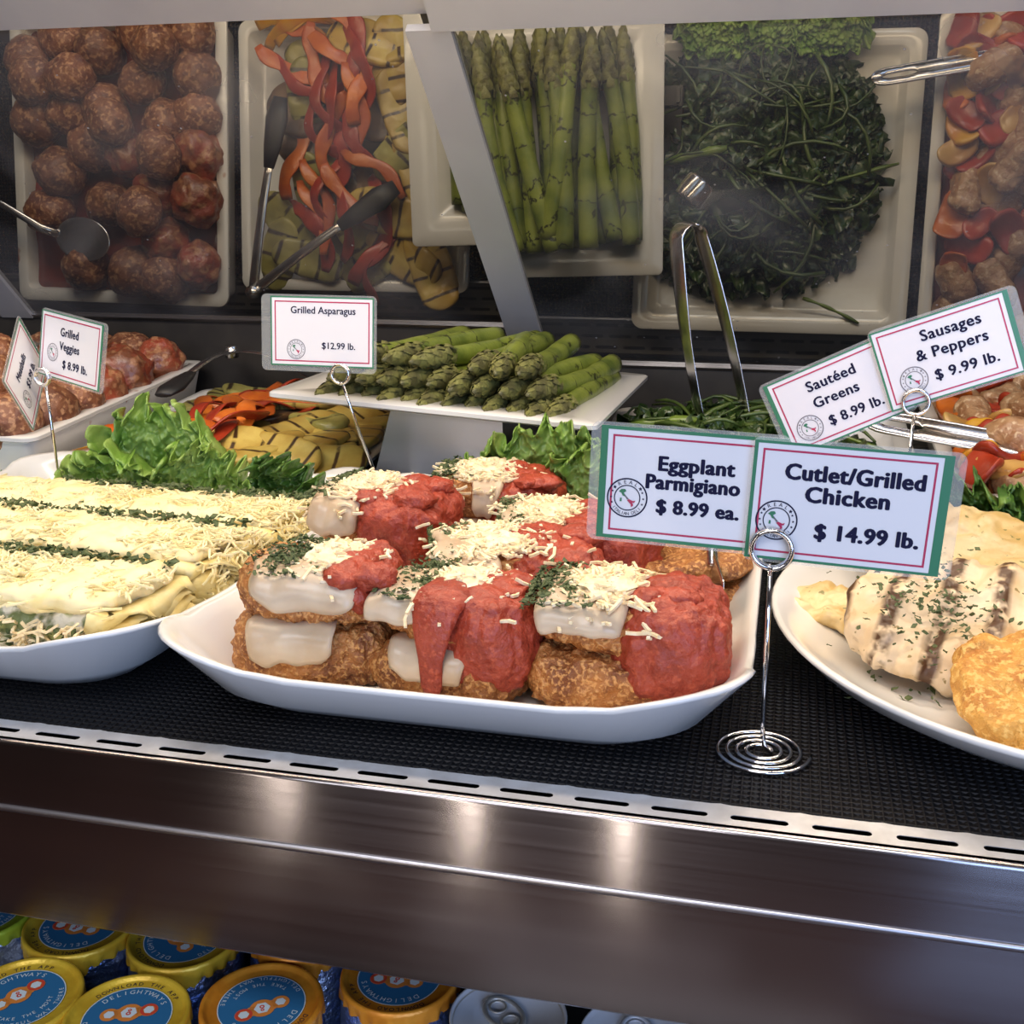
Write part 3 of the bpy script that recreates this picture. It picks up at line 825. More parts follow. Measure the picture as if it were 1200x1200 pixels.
def leaf(name, loc, rot, W, Hh, seed, label, m, ruffle=.012, curl=.5, cat='lettuce'):
    """ruffled lettuce leaf growing along +Z with its face to -Y"""
    nx, ny = 110, 80; v = []
    for j in range(ny + 1):
        t = j / ny
        wd = W / 2 * (.30 + .70 * math.sin(PI * min(1, t * .62 + .12)) ** .8)
        for i in range(nx + 1):
            s_ = 2 * i / nx - 1
            edge = max(abs(s_) ** 2.5, max(0, (t - .55) / .45) ** 2)
            x = s_ * wd * (1 + .10 * fb((t * 6 + seed, s_ * 3, 1), 2)); z = t * Hh * (1 - .22 * s_ * s_) + .010 * edge * fb((s_ * 5, t * 3, seed), 2)
            y = -curl * Hh * (t ** 2) * .6 - .10 * W * s_ * s_
            y += ruffle * edge * (.75 * math.sin(s_ * 13 + t * 11 + seed + 2 * fb((s_ * 2, t * 2, seed + 4), 2)) + .5 * math.sin(s_ * 31 + t * 27 + seed * 3 + 3 * fb((s_ * 3, t * 3, seed + 8), 2))) + .006 * fb((s_ * 4, t * 5, seed), 3) + .0035 * fb((s_ * 12, t * 14, seed), 3) + .004 * edge * math.sin(s_ * 58 + t * 49 + seed + 3 * fb((s_ * 6, t * 6, seed + 2), 2))
            z += ruffle * edge * (.4 * math.sin(s_ * 17 + seed * 2 + t * 5) + .35 * fb((s_ * 9, t * 9, seed), 2))
            v.append((x, y, z))
    q = nx + 1
    f = [(j * q + i, j * q + i + 1, (j + 1) * q + i + 1, (j + 1) * q + i) for j in range(ny) for i in range(nx)]
    o = MB().add(v, f).build(name, m)
    sd = o.modifiers.new('thickness', 'SOLIDIFY'); sd.thickness = .0008
    o.location = loc; o.rotation_euler = rot
    return tag(o, label, cat, 'lettuce garnish')


leaf('lettuce_leaf', (-.468, .778, .014), (-.05, .0, .15), .100, .080, 1, 'large bright lettuce leaf standing behind the lasagna, middle of the garnish', M['lettuce'], .014, .25)
leaf('lettuce_leaf', (-.500, .765, .010), (.10, -.40, .2), .080, .052, 2, 'low lettuce leaf leaning left behind the lasagna', M['lettuce'], .013, .35)
leaf('lettuce_leaf', (-.436, .768, .008), (.05, .40, .2), .080, .062, 3, 'lettuce leaf leaning right behind the lasagna rows', M['lettuce'], .013, .35)
leaf('lettuce_leaf', (-.352, .752, .022), (.1, .45, -.1), .072, .042, 4, 'small dark lettuce leaf at the back right end of the lasagna', M['lettuce_dark'], .012, .4)
leaf('lettuce_leaf', (-.205, .776, .030), (.05, -.35, .2), .060, .040, 5, 'small lettuce leaf left behind the rearmost eggplant stack', M['lettuce'], .010, .4)
leaf('lettuce_leaf', (-.160, .775, .024), (-.05, .05, .1), .100, .070, 6, 'wide lettuce leaf behind the eggplant stacks under the asparagus tray', M['lettuce'], .013, .3)
leaf('lettuce_leaf', (-.116, .755, .020), (.0, .20, -.1), .095, .066, 7, 'lettuce leaf by the left edge of the eggplant price card', M['lettuce'], .012, .35)
leaf('lettuce_leaf', (.115, .765, .020), (.1, -.2, 0), .080, .056, 9, 'dark leafy garnish behind the chicken, left of the curled stem', M['lettuce_dark'], .012, .5)
leaf('lettuce_leaf', (.170, .765, .016), (.1, .3, 0), .095, .058, 10, 'dark leafy garnish behind the chicken at the right edge', M['lettuce_dark'], .012, .5)
root = MB().tube([(.130 + .014 * math.cos(a), .742, .034 + .018 * math.sin(a)) for a in [PI * k / 12 for k in range(13)]], .0016, 8).build('curled_stem', M['green_stem']); tag(root, 'curled green stem arching over the chicken garnish', 'stem')

# ------------------------------------------------------------------ chicken plate


def chicken(name, loc, rot, h, seed, m, label, cat='chicken', k=.75, amp=.0035, ridge=0.):
    def wp(p):
        p = round_warp(h[0], h[1], k)(p)
        u = p.x / h[0]
        g = ridge * math.cos(2 * PI * (p.x / .025 + .2)) if p.z > 0 else 0
        return Vector((p.x, p.y * (1 - .28 * u) + .10 * h[1] * math.sin(u * 2.2) + .004 * fb((p.x * 60, seed, 1), 2), p.z * (1 - .25 * abs(u)) + .003 * math.sin(u * 3) + g + .0022 * fb((p.x * 90, p.y * 22, seed), 2)))
    v, f = pillow(h, h[2] * .95, (64, 44, 12), amp, 70, seed, wp, 4, .0045, 24)
    o = MB().add(v, f).build(name, m); o.location = loc; o.rotation_euler = rot
    return tag(o, label, cat)


chicken('grilled_chicken_breast', (.118, .588, .035), (.34, .10, -.22), (.078, .046, .011), 41, M['chicken'], 'large grilled chicken breast with wide dark grill bars and dried herbs', ridge=.0010)
chicken('grilled_chicken_breast', (.050, .628, .022), (.1, .05, -.5), (.046, .020, .009), 42, M['chicken_y'], 'narrow chicken piece poking out at the left of the plate')
chicken('grilled_chicken_breast', (.128, .690, .036), (.36, .22, -.38), (.080, .044, .012), 43, M['chicken_y'], 'yellowish seasoned chicken breast behind the barred one')
chicken('grilled_chicken_breast', (.185, .610, .028), (.1, .0, -.2), (.06, .05, .014), 44, M['chicken'], 'chicken breast at the right edge under the pile')
chicken('breaded_cutlet', (.141, .519, .036), (.20, -.10, .12), (.058, .040, .012), 45, M['bread_gold'], 'golden crumbed chicken cutlet at the front of the plate', 'cutlet', .7, .0035)

def hk(rs):
    px = rs.gauss(.085, .017); py = rs.gauss(.580, .020)
    return Vector((px, py, .0485 + (py - .588) * .34 - (px - .118) * .10 - max(0, abs(px - .118) - .030) * .12)), 0
o = flakes(260, hk, (.0008, .0019), 61).build('dried_herbs', M['parsley'], None, False); tag(o, 'green herb flakes sprinkled on the front of the barred chicken breast', 'herbs', kind='stuff')

# ------------------------------------------------------------------ meatball tray
rs = random.Random(3)
o = MB(); w, d = .264, .314
g = 24; vv = []
for j in range(g + 1):
    for i in range(g + 1):
        x = (i / g - .5) * (w - .030); y = .015 + (d - .030) * j / g
        vv.append((x, y, -.016 + .003 * fb((x * 30, y * 30, 0), 2)))
vv2 = [(a, bq, c - .02) for a, bq, c in vv]
q = g + 1
fc = [(j * q + i, j * q + i + 1, (j + 1) * q + i + 1, (j + 1) * q + i) for j in range(g) for i in range(g)]
per = [i for i in range(q)] + [j * q + g for j in range(1, q)] + [g * q + i for i in range(g - 1, -1, -1)] + [j * q for j in range(g - 1, 0, -1)]
fc += [(per[i], q * q + per[i], q * q + per[(i + 1) % len(per)], per[(i + 1) % len(per)]) for i in range(len(per))]
o.add(vv + vv2, fc)
o = o.build('tomato_sauce', M['sauce_pool']); o.matrix_world = FR['M']; tag(o, 'dark red sauce filling the meatball tray', 'sauce', kind='stuff')
balls = [(-.104, .051), (-.064, .029), (.037, .022), (-.017, .042), (.036, .076), (.098, .069), (-.05, .106), (-.094, .115), (-.010, .101), (.060, .118), (-.068, .170), (-.028, .142), (.018, .153), (.101, .149), (-.010, .205), (.052, .191), (.1, .199), (.058, .245), (.1, .269), (.020, .278), (.094, .024), (-.085, .215), (.060, .285), (.102, .110), (-.040, .275)]
red = {12, 13, 15, 16, 17, 18}
protoB, protoR = [], []
for s_ in range(4):
    v, f = blob((.0285, .027, .0250), 4, .11, 1.7, s_ + 2, 5); protoB.append(MB().add(v, f).mesh('meatball'))
    v, f = blob((.0285, .027, .0250), 4, .17, 2.1, s_ + 12, 5); protoR.append(MB().add(v, f).mesh('meatball'))
for me in protoB: me.materials.append(M['meat'])
for me in protoR: me.materials.append(M['meat_red'])
for me in protoB + protoR:
    for p in me.polygons: p.use_smooth = True


def ball(k, a, bb, h, rd, sc, label, group):
    me = (protoR if rd else protoB)[k % 4]
    o = bpy.data.objects.new('meatball', me); COL.objects.link(o)
    put(o, 'M', a, bb, h, rs.uniform(0, 6), rs.uniform(0, 6), rs.uniform(0, 6), sc); tag(o, label, 'meatball', group)


for k, (a, bb) in enumerate(balls):
    rd = k in red
    ball(k, a, bb, .004 + rs.uniform(-.003, .004), rd, rs.uniform(.92, 1.08), 'meatball coated in red sauce in the left rear tray' if rd else 'browned meatball lying in the left rear tray', 'sauced meatballs' if rd else 'browned meatballs')
for k, (a, bb) in enumerate([(-.08, .078), (.066, .045), (.012, .122), (.07, .155), (-.035, .075), (.045, .215)]):
    ball(k + 2, a, bb, .034, False, .95, 'meatball heaped on top of the others in the left rear tray', 'upper meatballs')
# spoon in the meatballs
root = empty('serving_spoon'); root.matrix_world = FR['M'] @ Matrix.Translation((-.03, .245, .026)) @ Matrix.Rotation(.15, 4, 'Z'); tag(root, 'steel serving spoon with its bowl in the meatballs', 'spoon')
v, f = ICO[3]
vv = [Vector((p.x * .034, p.y * .024, (abs(p.z) * -.006 if p.z < 0 else p.z * .001) + .0)) for p in v]
MB().add(vv, f).build('bowl', M['steel'], root)
MB().tube([(-.030, 0, 0), (-.05, -.004, .006), (-.09, -.02, .016), (-.16, -.036, .022)], [.005, .004, .004, .006], 8, flat=.4, up=(0, 0, 1)).build('handle', M['steel'], root)

# ------------------------------------------------------------------ vegetables
def proto_pillow(name, h, r, n, amp, freq, seed, warp, m, big=.002):
    v, f = pillow(h, r, n, amp, freq, seed, warp, 3, big, 30)
    me = MB().add(v, f).mesh(name); me.materials.append(m)
    for p in me.polygons: p.use_smooth = True
    return me


def inst(name, me, k, a, bb, h, rz=0, rx=0, ry=0, sc=1.0, label=None, cat=None, group=None):
    o = bpy.data.objects.new(name, me); COL.objects.link(o)
    put(o, k, a, bb, h, rz, rx, ry, sc); return tag(o, label, cat, group)


def bendw(hx, hy, k, b_):
    rw = round_warp(hx, hy, k)
    def fn(p):
        p = rw(p); return Vector((p.x, p.y, p.z + b_ * (p.x / hx) ** 2 + b_ * .5 * math.sin(p.y / hy * 2)))
    return fn


squ = [proto_pillow('squash_slice', (.048, .024, .0042), .004, (30, 18, 3), .0008, 60, s_, bendw(.048, .024, .75, .004 * (s_ - 1)), M['zuc']) for s_ in range(3)]
zug = [proto_pillow('zucchini_slice', (.042, .020, .0040), .004, (28, 16, 3), .0008, 60, s_ + 5, bendw(.042, .02, .8, .005 * (s_ - 1)), M['zuc_green']) for s_ in range(3)]
egg = [proto_pillow('aubergine_slice', (.036, .030, .0042), .004, (24, 20, 3), .001, 60, s_ + 9, bendw(.036, .03, .9, .005 * (s_ - 1)), M['eggp']) for s_ in range(2)]
LB = {'sq': 'yellow squash slice with dark grill stripes in the vegetable tray', 'zu': 'pale green zucchini slice with grill stripes in the vegetable tray', 'eg': 'dark grilled aubergine slice in the vegetable tray'}
for i, (a, bb, h, rz, rx) in enumerate([(.050, .050, .016, 1.5, .1), (.082, .062, .012, 1.3, -.1), (.062, .100, .012, 1.2, .15), (.078, .110, .010, 2.3, .1), (.045, .205, .014, .25, -.12), (.080, .160, .008, 1.2, .2), (.085, .200, .006, 2.0, .1),
                                       (.060, .250, .004, .5, -.1), (.092, .262, .002, 1.2, .1), (.025, .030, .018, .3, .5), (.065, .030, .012, -.3, .55), (.098, .030, .006, .2, .3), (.100, .125, .004, 1.7, .1)]):
    inst('squash_slice', squ[i % 3], 'V', a, bb, h, rz, rx, 0, 1, LB['sq'], 'squash', 'squash slices')
for i, (a, bb, h, rz, rx) in enumerate([(.060, .140, .016, 2.4, .2), (-.048, .085, .012, 1.5, .2), (-.045, .180, .006, 1.4, -.2), (-.076, .215, .004, .8, .2), (-.085, .250, .002, 1.8, .2), (-.050, .255, .004, .3, -.2), (.020, .262, .002, 2.6, .2), (.01, .23, .005, 1, 0), (-.010, .140, .004, 1.7, .1), (-.035, .050, .006, .4, .3)]):
    inst('zucchini_slice', zug[i % 3], 'V', a, bb, h, rz, rx, .1, 1, LB['zu'], 'zucchini', 'zucchini slices')
for i, (a, bb, h, rz, rx) in enumerate([(-.060, .095, .010, .4, .3), (-.056, .125, .006, 1, .1), (.030, .175, .004, 0, .2), (-.020, .180, .003, 1, 0), (.095, .08, .002, 0, .1), (-.03, .06, .006, 0, .1), (.03, .1, .003, 0, .1)]):
    inst('aubergine_slice', egg[i % 2], 'V', a, bb, h, rz, rx, 0, 1, LB['eg'], 'aubergine', 'aubergine slices')


def strip_mesh(m, seed, L_=.085, w=.0075):
    rs_ = random.Random(seed); n = 16; pts = []; w = w * rs_.uniform(.75, 1.15)
    a = rs_.uniform(-.6, .6); c = rs_.uniform(-.02, .02)
    for i in range(n + 1):
        u = i / n - .5
        pts.append((u * L_, c * math.cos(u * 3) * 1.5 + .004 * math.sin(u * 7 + seed), .008 * math.cos(u * PI) + .004 * math.sin(u * 6 + seed)))
    rr = [w * (.70 + .30 * min(1, min(i, n - i) / 2)) * (1 + .18 * math.sin(i * .9 + seed)) for i in range(n + 1)]
    me = MB().tube(pts, rr, 12, True, .17, (0, .35 * math.sin(seed), 1)).mesh('pepper_strip'); me.materials.append(m)
    for p in me.polygons: p.use_smooth = True
    return me


PS = {(c, s_): strip_mesh(M['pep_' + c], s_ + 4 * ci) for ci, c in enumerate(('red', 'orange', 'yellow')) for s_ in range(3)}
peps = [('yellow', -.065, .028, .012, .3), ('yellow', -.040, .024, .016, -.2), ('orange', -.030, .032, .022, .5), ('orange', -.006, .016, .020, .9), ('orange', -.020, .050, .022, 1.3), ('red', .005, .060, .024, 1.2), ('red', .012, .046, .022, 1.5), ('red', -.012, .085, .022, 1.3),
        ('orange', .018, .075, .026, 1.7), ('orange', .012, .095, .026, 1.4), ('red', -.020, .110, .020, 1.2), ('red', -.032, .090, .018, 1.7), ('red', .004, .120, .020, 1.0), ('orange', -.004, .125, .022, 1.9), ('red', -.028, .140, .016, 1.4), ('orange', -.035, .188, .014, 1.2),
        ('red', -.014, .185, .014, 1.8), ('red', -.018, .215, .014, 1.4), ('orange', .033, .163, .020, .6), ('orange', .010, .180, .018, .8), ('red', -.056, .234, .010, 1.0), ('red', .028, .245, .010, 2.2), ('red', .040, .262, .008, 1.9), ('orange', -.060, .150, .012, 1.8),
        ('yellow', -.052, .026, .012, -.3), ('orange', -.058, .044, .016, .4), ('red', .02, .21, .012, 1.5), ('orange', -.04, .21, .012, 1.2), ('red', -.045, .06, .018, .4)]
for i, (c, a, bb, h, rz) in enumerate(peps):
    inst('pepper_strip', PS[(c, i % 3)], 'V', a, bb, h, rz, .2 * math.sin(i), .1 * math.cos(i * 2), 1, 'soft %s pepper strip in the tray of grilled vegetables' % c, 'pepper', '%s pepper strips' % c)
# a yellow strip hanging on the tray's front edge
inst('pepper_strip', PS[('yellow', 1)], 'V', -.085, .010, .004, .1, 0, 0, .6, 'short yellow pepper piece lying alone at the left front of the vegetable tray', 'pepper')


def tongs(name, label, armA, armB, m, w, tip_m=None, mw=None, up=(0, 1, 0), flat=.22, wdir=None):
    root = empty(name); root.matrix_world = mw if mw is not None else Matrix()
    tag(root, label, 'tongs')
    for arm in (armA, armB):
        n = len(arm); MB().tube(arm, w if isinstance(w, list) else [w] * n, 10, True, flat, up, wdir).build('arm', m, root)
        if tip_m:
            e = Vector(arm[-1]); dd = (Vector(arm[-1]) - Vector(arm[-2])).normalized()
            MB().tube([e - dd * .012, e + dd * .01, e + dd * .04, e + dd * .062], [.006, .010, .013, .008], 10, True, .3, up).build('tip', tip_m, root)
    return root


# black tipped tongs lying across the vegetables, hinge at the rear edge
hin = Vector((-.100, .292, .040))
def lerp3(a, c, n=8, sag=0): return [tuple(Vector(a).lerp(Vector(c), i / n) + Vector((0, 0, sag * math.sin(PI * i / n)))) for i in range(n + 1)]
t = tongs('black_tipped_tongs', 'steel tongs with black tips lying open on the grilled vegetables', lerp3(hin, (-.075, .150, .046), 8, .004), lerp3(hin, (.012, .215, .044), 8, .006), M['steel'], [.006, .0058, .0055, .0052, .005, .005, .0048, .0046, .0045], M['black'], FR['V'], (0, 0, 1), .3)
MB().tube([hin + Vector((0, 0, -.006)), hin + Vector((0, 0, .006))], .007, 14).build('hinge', M['steel'], t)
# upright tongs in the greens: one bent strip
def arc_tongs():
    top = Vector((-.062, .180, .190)); A = []; Bq = []
    for i in range(13):
        a = PI * (i / 12)
    loopr = .0125
    ax = Vector((.78, .62, 0)).normalized()
    for sgn, arr, foot in ((-1, A, Vector((-.040, .150, .012))), (1, Bq, Vector((-.002, .150, .012)))):
        for i in range(5):
            a = PI / 2 * i / 4
            arr.append(top + ax * (sgn * loopr * math.sin(a)) + Vector((0, 0, loopr * math.cos(a) - loopr)))
        s0 = arr[-1]
        for i in range(1, 9):
            u = i / 8; arr.append(s0.lerp(foot, u) + ax * (sgn * .004 * math.sin(PI * u)))
    return A, Bq


A_, B_ = arc_tongs()
wl = [.0105] * 5 + [.0105, .0100, .0090, .0080, .0075, .007, .007, .007]
tongs('serving_tongs', 'tall steel tongs standing upright in the sauteed greens', A_, B_, M['steel'], wl, None, FR['G'], (.72, .70, 0), .10, (-.62, .78, 0))
# slotted handle of a serving spoon that lies over the left rim of the sausage tray
root = empty('serving_spoon'); root.matrix_world = FR['S'] @ Matrix.Translation((-.190, .070, .034)) @ Matrix.Rotation(-.17, 4, 'Z') @ Matrix.Rotation(.10, 4, 'Y') @ Matrix.Rotation(.62, 4, 'X')
tag(root, 'steel spoon with a slotted flat handle lying over the sausage tray rim', 'spoon')
mb = MB(); th = .0011
L1 = [(0, 0, 0, 0), (.001, .0045, 0, 0), (.004, .0075, 0, 0), (.008, .0088, 0, .0), (.010, .0092, .0001, .0018), (.014, .0095, .0001, .0030), (.030, .0098, .0001, .0034), (.036, .0098, .0001, .0028), (.040, .0098, .0001, .0008), (.0405, .0098, 0, 0), (.07, .0098, 0, 0), (.13, .0095, 0, 0), (.205, .0085, 0, 0)]
for sg in (1, -1):
    v = []
    for (x, wo, q, wi) in L1: v += [(x, sg * wo, th), (x, sg * wi, th * .8), (x, sg * wi, -th * .8), (x, sg * wo, -th)]
    mb.add(v, [tuple((4 * i + j, 4 * i + (j + 1) % 4, 4 * i + 4 + (j + 1) % 4, 4 * i + 4 + j)[::sg]) for i in range(len(L1) - 1) for j in range(4)])
    mb.tube([(x, sg * wo, 0) for (x, wo, q, wi) in L1], .0013, 6)
mb.build('handle', M['steel'], root)
v, f = ICO[3]
MB().add([Vector((p.x * .034 + .235, p.y * .024, p.z * (.008 if p.z < 0 else .001))) for p in v], f).build('bowl', M['steel'], root)

# ------------------------------------------------------------------ asparagus
def spear(seed):
    rs_ = random.Random(seed); root = empty('asparagus_spear')
    L_ = .196; n = 16; pts = []; rr = []
    bx, bz = rs_.uniform(-.006, .006), rs_.uniform(-.002, .004)
    for i in range(n + 1):
        u = i / n; pts.append((bx * math.sin(u * PI), .030 + u * (L_ - .030), bz * math.sin(u * PI)))
        rr.append((.0078 + .0020 * u) * (1 + .03 * math.sin(u * 19)))
    rr[-1] *= .94
    sk = MB().tube(pts, rr, 14)
    # tip: tapering bud covered with overlapping scales
    mb = MB(); prof = [(-.004, .0010), (.004, .0034), (.014, .0066), (.026, .0086), (.038, .0087), (.046, .0078)]
    mb.tube([(0, y, 0) for y, r_ in prof], [r_ for y, r_ in prof], 12)
    for ring_ in range(7):
        y0 = .000 + ring_ * .0070
        rad = .0014 + .0076 * math.sin(min(1, (y0 + .004) / .036) * PI / 2)
        for k in range(5):
            a = 2 * PI * (k + .5 * (ring_ % 2)) / 5 + rs_.uniform(-.15, .15); s_ = rs_.uniform(.85, 1.15)
            c = Vector((math.cos(a), 0, math.sin(a))); tn = Vector((-math.sin(a), 0, math.cos(a)))
            b0 = Vector((0, y0 + .009, 0)) + c * rad * .93
            pts_ = [b0 + tn * .0042 * s_, b0 - tn * .0042 * s_, b0 - tn * .0034 * s_ + Vector((0, -.006, 0)) + c * .0012, b0 + Vector((0, -.0115 * s_, 0)) + c * (.0004 - .0010 * (ring_ < 2)), b0 + tn * .0034 * s_ + Vector((0, -.006, 0)) + c * .0012, b0 + Vector((0, -.005, 0)) + c * .0022]
            mb.add(pts_, [(5, 0, 1), (5, 1, 2), (5, 2, 3), (5, 3, 4), (5, 4, 0)])
    for p in range(3):   # small bracts on the stalk
        a = rs_.uniform(.3, 2.8); y0 = .065 + .035 * p; c = Vector((math.cos(a), 0, math.sin(a))); tn = Vector((-math.sin(a), 0, math.cos(a)))
        b0 = Vector((bx * .6, y0, 0)) + c * .0085
        sk.add([b0 + tn * .0035, b0 - tn * .0035, b0 + Vector((0, -.011, 0)) + c * .001, b0 + Vector((0, -.003, 0)) + c * .0012], [(3, 0, 1), (3, 1, 2), (3, 2, 0)])
    sk.build('stalk', M['asp'], root); mb.build('tip', M['asp_tip'], root)
    return root


SP = [spear(s_) for s_ in range(4)]
spots = []
for i, a in enumerate([-.092, -.075, -.058, -.041, -.024, -.007, .010, .027, .044, .061, .078, .092]): spots.append((a, .008 + .016 * ((i * 37) % 5) / 5, -.0010, -.045 + .012 * ((i * 53) % 7 - 3) / 3 * 2))
for i, a in enumerate([-.082, -.060, -.044, -.026, -.006, .016, .034, .054, .074]): spots.append((a, .010 + .018 * ((i * 41) % 5) / 5, .0135, -.09 + .025 * ((i * 29) % 7 - 3)))
for i, (a, bb, rz) in enumerate([(-.066, .016, -.14), (-.044, .028, -.18), (-.022, .030, -.26), (.028, .022, -.05), (.050, .014, .14), (.066, .022, .02)]): spots.append((a, bb, .0285, rz))
for i, (a, bb, h, rz) in enumerate(spots):
    o = SP[i] if i < 4 else copy_tree(SP[i % 4])
    lay = 0 if h < .01 else (1 if h < .03 else 2)
    tag(o, ['grilled asparagus spear in the bottom layer on the square white tray', 'grilled asparagus spear in the middle layer on the square white tray', 'grilled asparagus spear lying on top of the asparagus pile'][lay], 'asparagus', ['bottom', 'middle', 'top'][lay] + ' asparagus spears')
    put(o, 'A', a, bb, h, rz, -.012 * (lay > 0), (i * 1.3) % 6.2, 1.0)

# ------------------------------------------------------------------ sauteed greens (nobody could count them)
rs = random.Random(11)
mb = MB(); ms = MB()


def gh(a, bb):
    r_ = ((a + .022) / .122) ** 2 + ((bb - .128) / .122) ** 2
    return .040 * max(0, 1 - r_) ** .55


for i in range(1100):
    while True:
        a = rs.uniform(-.128, .128); bb = rs.uniform(.006, .268)
        if abs((a + .022) / .118) ** 2.6 + abs((bb - .128) / .120) ** 2.6 < 1: break
    h = -.012 + gh(a, bb) * rs.uniform(.3, 1.1) + .006
    L_ = rs.uniform(.008, .019); w_ = L_ * rs.uniform(.3, .6); nx, ny = 5, 7; v = []
    R = Euler((rs.uniform(-.7, .7), rs.uniform(-.7, .7), rs.uniform(0, 6.3))).to_matrix(); sd = rs.uniform(0, 99)
    for j in range(ny + 1):
        for k in range(nx + 1):
            u, t = 2 * k / nx - 1, j / ny
            p = Vector((u * w_ * math.sin(PI * (.12 + .8 * t)), (t - .5) * L_ * 2, .006 * fb((u * 2 + sd, t * 4, sd), 2) + .004 * math.sin(t * 9 + sd + u * 2)))
            v.append(Vector((a, bb, h)) + R @ p)
    mb.add(v, [(j * 6 + k, j * 6 + k + 1, j * 6 + 7 + k, j * 6 + 6 + k) for j in range(ny) for k in range(nx)])
for i in range(50):
    a = rs.uniform(-.110, .070); bb = rs.uniform(.03, .225); h = -.004 + gh(a, bb) * 1.05 + .006
    L_ = rs.uniform(.015, .05); an = rs.uniform(0, 6.3); c = rs.uniform(-.02, .02)
    pts = [Vector((a + math.cos(an) * L_ * u - math.sin(an) * c * (1 - u * u), bb + math.sin(an) * L_ * u + math.cos(an) * c * (1 - u * u), h - .007 * u * u)) for u in (-1, -.6, -.2, .2, .6, 1)]
    r_ = rs.uniform(.0009, .0020); ms.tube(pts, [r_, r_ * 1.2, r_, r_, r_ * .9, r_ * .6], 6)
# base mound so that no tray shows through
g = 30; vv = []
for j in range(g + 1):
    for i in range(g + 1):
        ang = 2 * PI * i / g; r_ = j / g
        a = -.022 + r_ * .106 * math.copysign(abs(math.cos(ang)) ** .7, math.cos(ang)); bb = .128 + r_ * .112 * math.copysign(abs(math.sin(ang)) ** .7, math.sin(ang))
        vv.append((a, bb, -.012 + gh(a, bb) * .75 + .004 * fb((a * 60, bb * 60, 2), 2) * (1 - r_) - .002))
mb.add(vv, [(j * 31 + i, j * 31 + i + 1, j * 31 + 32 + i, j * 31 + 31 + i) for j in range(g) for i in range(g)])
gr = mb.build('sauteed_greens', M['greens']); gr.matrix_world = FR['G']; tag(gr, 'tangled pile of dark sauteed greens on the white tray behind the price cards', 'greens', kind='stuff')
o = ms.build('stem_tangle', M['stem_dark'], gr); o['kind'] = 'stuff'
# single stems you can pick out
for i, (p0, p1, p2, r_, lab) in enumerate([((-.125, .135, .020), (-.09, .125, .036), (-.045, .118, .040), .0055, 'thick bright green stem lying on the left of the greens'), ((-.128, .176, .012), (-.145, .15, .016), (-.150, .125, .030), .0016, 'thin stem poking out over the left rim of the greens tray'),
                                          ((.02, .16, .034), (.06, .145, .03), (.115, .128, .014), .0024, 'long thin stem across the right of the greens'), ((.035, .255, .004), (.06, .262, .004), (.09, .278, .002), .0022, 'stem lying on the bare rear rim of the greens tray')]):
    P0, P1, P2 = Vector(p0), Vector(p1), Vector(p2)
    pts = [P0 * (1 - t) ** 2 + P1 * 2 * t * (1 - t) + P2 * t * t for t in [k / 10 for k in range(11)]]
    o = MB().tube(pts, [r_ * (.75 + .25 * math.sin(k * 1.7)) for k in range(11)], 8).build('green_stalk', M['green_stem']); o.matrix_world = FR['G']; tag(o, lab, 'stem')
# lettuce under the front of the greens tray
for i, (x, z, rz, ry) in enumerate([(-.118, .028, .1, -.2), (-.060, .030, 0, .1), (-.005, .026, -.1, .3)]):
    leaf('lettuce_leaf', (x + .03, .834, z + .010), (1.05, ry, rz), .080, .044, 20 + i, ['lettuce leaf at the left front edge of the greens tray', 'middle lettuce leaf along the front of the greens tray', 'right lettuce leaf along the front of the greens tray'][i], M['lettuce'], .008, .2)

# ------------------------------------------------------------------ sausages and peppers
saus = []
for s_ in range(4):
    def sw(p, s_=s_):
        u = p.x / .026
        return Vector((p.x + (.007 if s_ % 2 else -.004) * (p.z / .015), p.y, p.z + .004 * u * u * (-1 if s_ > 1 else 1)))
    me = proto_pillow('sausage_piece', (.026, .0150, .0150), .0148, (24, 16, 16), .0022, 90, s_ + 30, sw, M['sausage'], .003); saus.append(me)
chunk = {c: [proto_pillow('pepper_piece', (.018, .012, .0035), .0034, (16, 12, 4), .0008, 60, s_ + 40, bendw(.018, .012, .6, .006), M['pep_' + c], .002) for s_ in range(2)] for c in ('red', 'orange', 'yellow')}
oni = [proto_pillow('onion_piece', (.018, .011, .003), .0028, (16, 12, 4), .0008, 60, s_ + 50, bendw(.018, .011, .8, .006), M['onion'], .002) for s_ in range(2)]
S = [(-.072, .130), (-.048, .107), (-.057, .085), (-.081, .028), (-.053, .222), (-.066, .250), (-.1, .250), (-.039, .168), (-.010, .050), (-.015, .110), (.02, .15), (.01, .20), (-.01, .25), (.03, .08), (.05, .03), (.06, .12), (.07, .20), (.05, .26), (.09, .07), (.1, .16), (.1, .24), (-.100, .165), (-.02, .02), (-.07, .180), (-.105, .285), (-.03, .285)]
for i, (a, bb) in enumerate(S):
    inst('sausage_piece', saus[i % 4], 'S', a, bb, .000 + .012 * ((i * 7) % 4) / 4, rs.uniform(0, 6), rs.uniform(-.3, .3), rs.uniform(-.4, .4), rs.uniform(.85, 1.1), 'browned sausage chunk among the peppers in the right tray', 'sausage', 'sausage chunks')
for i, (a, bb) in enumerate([(-.045, .062), (-.06, .145), (.0, .085), (.03, .18), (.04, .05), (-.02, .19), (-.085, .06)]):
    inst('sausage_piece', saus[i % 4], 'S', a, bb, .026, rs.uniform(0, 6), rs.uniform(-.3, .3), rs.uniform(-.4, .4), 1, 'sausage chunk on top of the sausage and pepper heap', 'sausage', 'upper sausage chunks')
